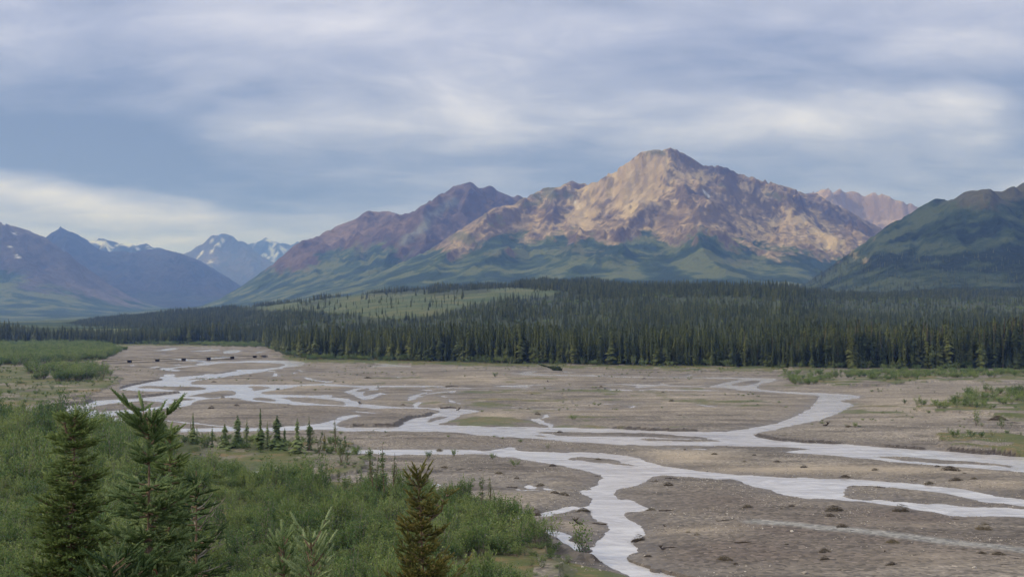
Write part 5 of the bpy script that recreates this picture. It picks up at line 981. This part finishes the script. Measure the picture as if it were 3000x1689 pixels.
for (kd, reg), L in grp.items():
    L.sort(key=lambda t: t[1]); nm, desc, cat = KIND[kd]
    for n_, (k_, sx_, sy_, wp_) in enumerate(L):
        x_, y_ = world(sx_, sy_, .3); z_ = float(gsample(x_, y_)[0]); wd_ = wp_/FPX*y_; me_ = dw[kd][rr.randrange(len(dw[kd]))]
        lb = desc+' '+reg if len(L) == 1 else '%s %s, %s from the left' % (desc, reg, ORD[n_]) if n_ else '%s %s, leftmost there' % (desc, reg)
        o = link(nm, me_, None, label=lb, category=cat, group=dict(b='heaps of flood brush on the gravel', l='drift logs on the gravel', w='bleached branches on the gravel', s='root stumps on the gravel')[kd])
        o.location = (x_, y_, max(z_, .02)-.02); sw = wd_*(.9 if kd != 's' else 1.4); o.scale = (sw, sw*.9, sw*rr.uniform(.85, 1.2)*(1.1 if kd == 'b' else 1)); o.rotation_euler = (0, 0, rr.uniform(-.35, .35)+(3.14 if rr.random() < .5 else 0))
# stones
stm, q, b = new_mat('river_stone', .85, .2)
lk(q, q.ramp(q('ShaderNodeObjectInfo').outputs['Random'], [(.0, (.10, .095, .09)), (.5, (.27, .245, .22)), (.85, (.34, .32, .295)), (1, (.48, .46, .43))], 'LINEAR'), b.inputs['Base Color'])
def stone(seed):
    import bmesh
    bm = bmesh.new(); bmesh.ops.create_icosphere(bm, subdivisions=2, radius=.5); r = random.Random(seed); ax = [(r.uniform(-1, 1), r.uniform(-1, 1), r.uniform(-1, 1), r.uniform(.25, .42)) for _ in range(9)]
    for v in bm.verts:
        for a_, b_, c_, d_ in ax:
            l_ = math.sqrt(a_*a_+b_*b_+c_*c_); n_ = (a_/l_, b_/l_, c_/l_); t_ = v.co.x*n_[0]+v.co.y*n_[1]+v.co.z*n_[2]
            if t_ > d_: v.co.x -= n_[0]*(t_-d_); v.co.y -= n_[1]*(t_-d_); v.co.z -= n_[2]*(t_-d_)
        v.co.z *= .6; v.co.x *= 1.15
    me = bpy.data.meshes.new('stone'); bm.to_mesh(me); bm.free(); me.materials.append(stm); return me
st3 = []
for i, (tl_, a_, b_, s_, lb) in enumerate([('q', 1840, 1435, .55, 'pale rounded boulder at the bottom edge of the near right bar'), ('q', 1635, 1100, .40, 'small tan boulder in the middle of the near right bar'), ('q', 1700, 940, .42, 'whitish flat boulder beside the grey dry channel'), ('r', 1840, 1395, .4, 'small grey boulder near the bottom right of the near bar')]):
    (sx_, sy_), = conv(tl_, [(a_, b_)]); x_, y_ = world(sx_, sy_, .4); o = link('boulder', stone(i+1), None, label=lb, category='boulder', group='boulders on the near right bar'); o.location = (x_, y_, float(gsample(x_, y_)[0])+.05); o.scale = (s_,)*3; st3.append(o)
n_ = 60000; r = np.random.RandomState(77); y = np.sqrt(r.uniform(84**2, 210**2, n_)); psx = r.uniform(1000, 3050, n_); x = (psx-CX)/FPX*y; _, psy = pix(x, y, .3); w_ = wsample(x, y); dn = fbm(x/7, y/5, 4, 171)
kp = (~inside(psx, psy, SCRUB)) & (w_ < .35) & (r.rand(n_) < sstep(.42, .68, dn+.12*np.exp(-np.abs(w_)/1.2))*.9); x, y = x[kp], y[kp]; z = gsample(x, y); sz = .07+.16*r.rand(len(x))**3; z = np.maximum(z, -.06)
scatter('river_stones', None, np.stack([x, y, z+.01], -1), r.randint(0, 4, len(x)), r.uniform(0, 6.28, len(x)), sz, sz, st3, 'loose grey and pale stones strewn over the gravel bars')
# a few herbs and seedlings dotted over the far gravel
n_ = 5000; y = np.sqrt(r.uniform(180**2, 520**2, n_)); psx = r.uniform(0, 3050, n_); x = (psx-CX)/FPX*y; _, psy = pix(x, y, .3); dn = fbm(x/22, y/22, 4, 181)
kp = (~inside(psx, psy, SCRUB)) & (wsample(x, y) < -.8) & (r.rand(n_) < sstep(.54, .70, dn)*.6) & (y < edge_Y(psx)-5); x, y = x[kp], y[kp]; hs = r.uniform(.25, .6, len(x)); thicket('seedling_tufts', 'tiny green tufts dotted over the drier gravel', x, y, hs, hs*1.6, 12, -.03)
# fallen spruce at the forest foot
e = empty('fallen_spruce', (0, 0, 0), 0, category='fallen tree', label='dark uprooted spruce slumped over the bank at the foot of the forest'); xa, ya = world(1645, 1083, .5); e.location = (xa, ya, .5); h_ = 10; e.scale = (h_, h_, h_); e.rotation_euler = (R(10), R(-76), 0); link('crown', crowns[4], e); link('trunk', trunkm, e)
# ------------------------------------------------------------------ bridge
conc, q, b = new_mat('weathered_concrete', .85, .2)
lk(q, q.ramp(q.noise(q('ShaderNodeTexCoord').outputs['Object'], 1.2, 5, .6), [(.3, (.22, .20, .17)), (.7, (.36, .33, .28))]), b.inputs['Base Color'])
dkm, q, b = new_mat('brown_steel_girder', .7, .3); b.inputs['Base Color'].default_value = (.19, .165, .14, 1)
def boxes(L, mat, name, parent, bev=.03):
    import bmesh
    bm = bmesh.new()
    for (cx_, cy_, cz_, sx_, sy_, sz_) in L:
        g_ = bmesh.ops.create_cube(bm, size=1)
        for v in g_['verts']: v.co.x = v.co.x*sx_+cx_; v.co.y = v.co.y*sy_+cy_; v.co.z = v.co.z*sz_+cz_
    if bev: bmesh.ops.bevel(bm, geom=bm.edges[:], offset=bev, segments=1, affect='EDGES')
    me = bpy.data.meshes.new(name); bm.to_mesh(me); bm.free(); me.materials.append(mat); return link(name, me, parent)
pierm, q, b = new_mat('shaded_concrete', .9, .15); b.inputs['Base Color'].default_value = (.085, .07, .06, 1)  # shade on the piers is put into this darker concrete colour
P1, P6 = np.array([-194., 557.]), np.array([-149., 636.]); dv = (P6-P1)/5; span = float(np.linalg.norm(dv)); ang = math.atan2(dv[1], dv[0])
e = empty('road_bridge', (float(P1[0]), float(P1[1]), 0), ang, category='bridge', label='low flat road bridge on short concrete piers crossing the far braided river')
L0, L1 = -1.05*span, 5.4*span
boxes([((L0+L1)/2, 0, 2.02, L1-L0, 4.6, .22)], conc, 'deck', e)
boxes([((L0+L1)/2, s_*1.7, 1.79, L1-L0, .3, .24) for s_ in (-1, 1)], dkm, 'girder', e)
for s_ in (-1, 1): boxes([((L0+L1)/2, s_*2.2, 2.62, L1-L0, .08, .10)]+[(L0+.6+i*3.0, s_*2.2, 2.36, .1, .1, .46) for i in range(int((L1-L0)/3))], dkm, 'guard_rail', e, 0)
for i in range(6):
    boxes([(i*span, 0, .65, 1.2, 2.0, 2.0)], pierm, 'pier', e)
boxes([(L0-.3, 0, .8, 1.2, 5.2, 2.2)], conc, 'abutment', e); boxes([(L1+.3, 0, .8, 1.2, 5.2, 2.2)], conc, 'abutment', e)
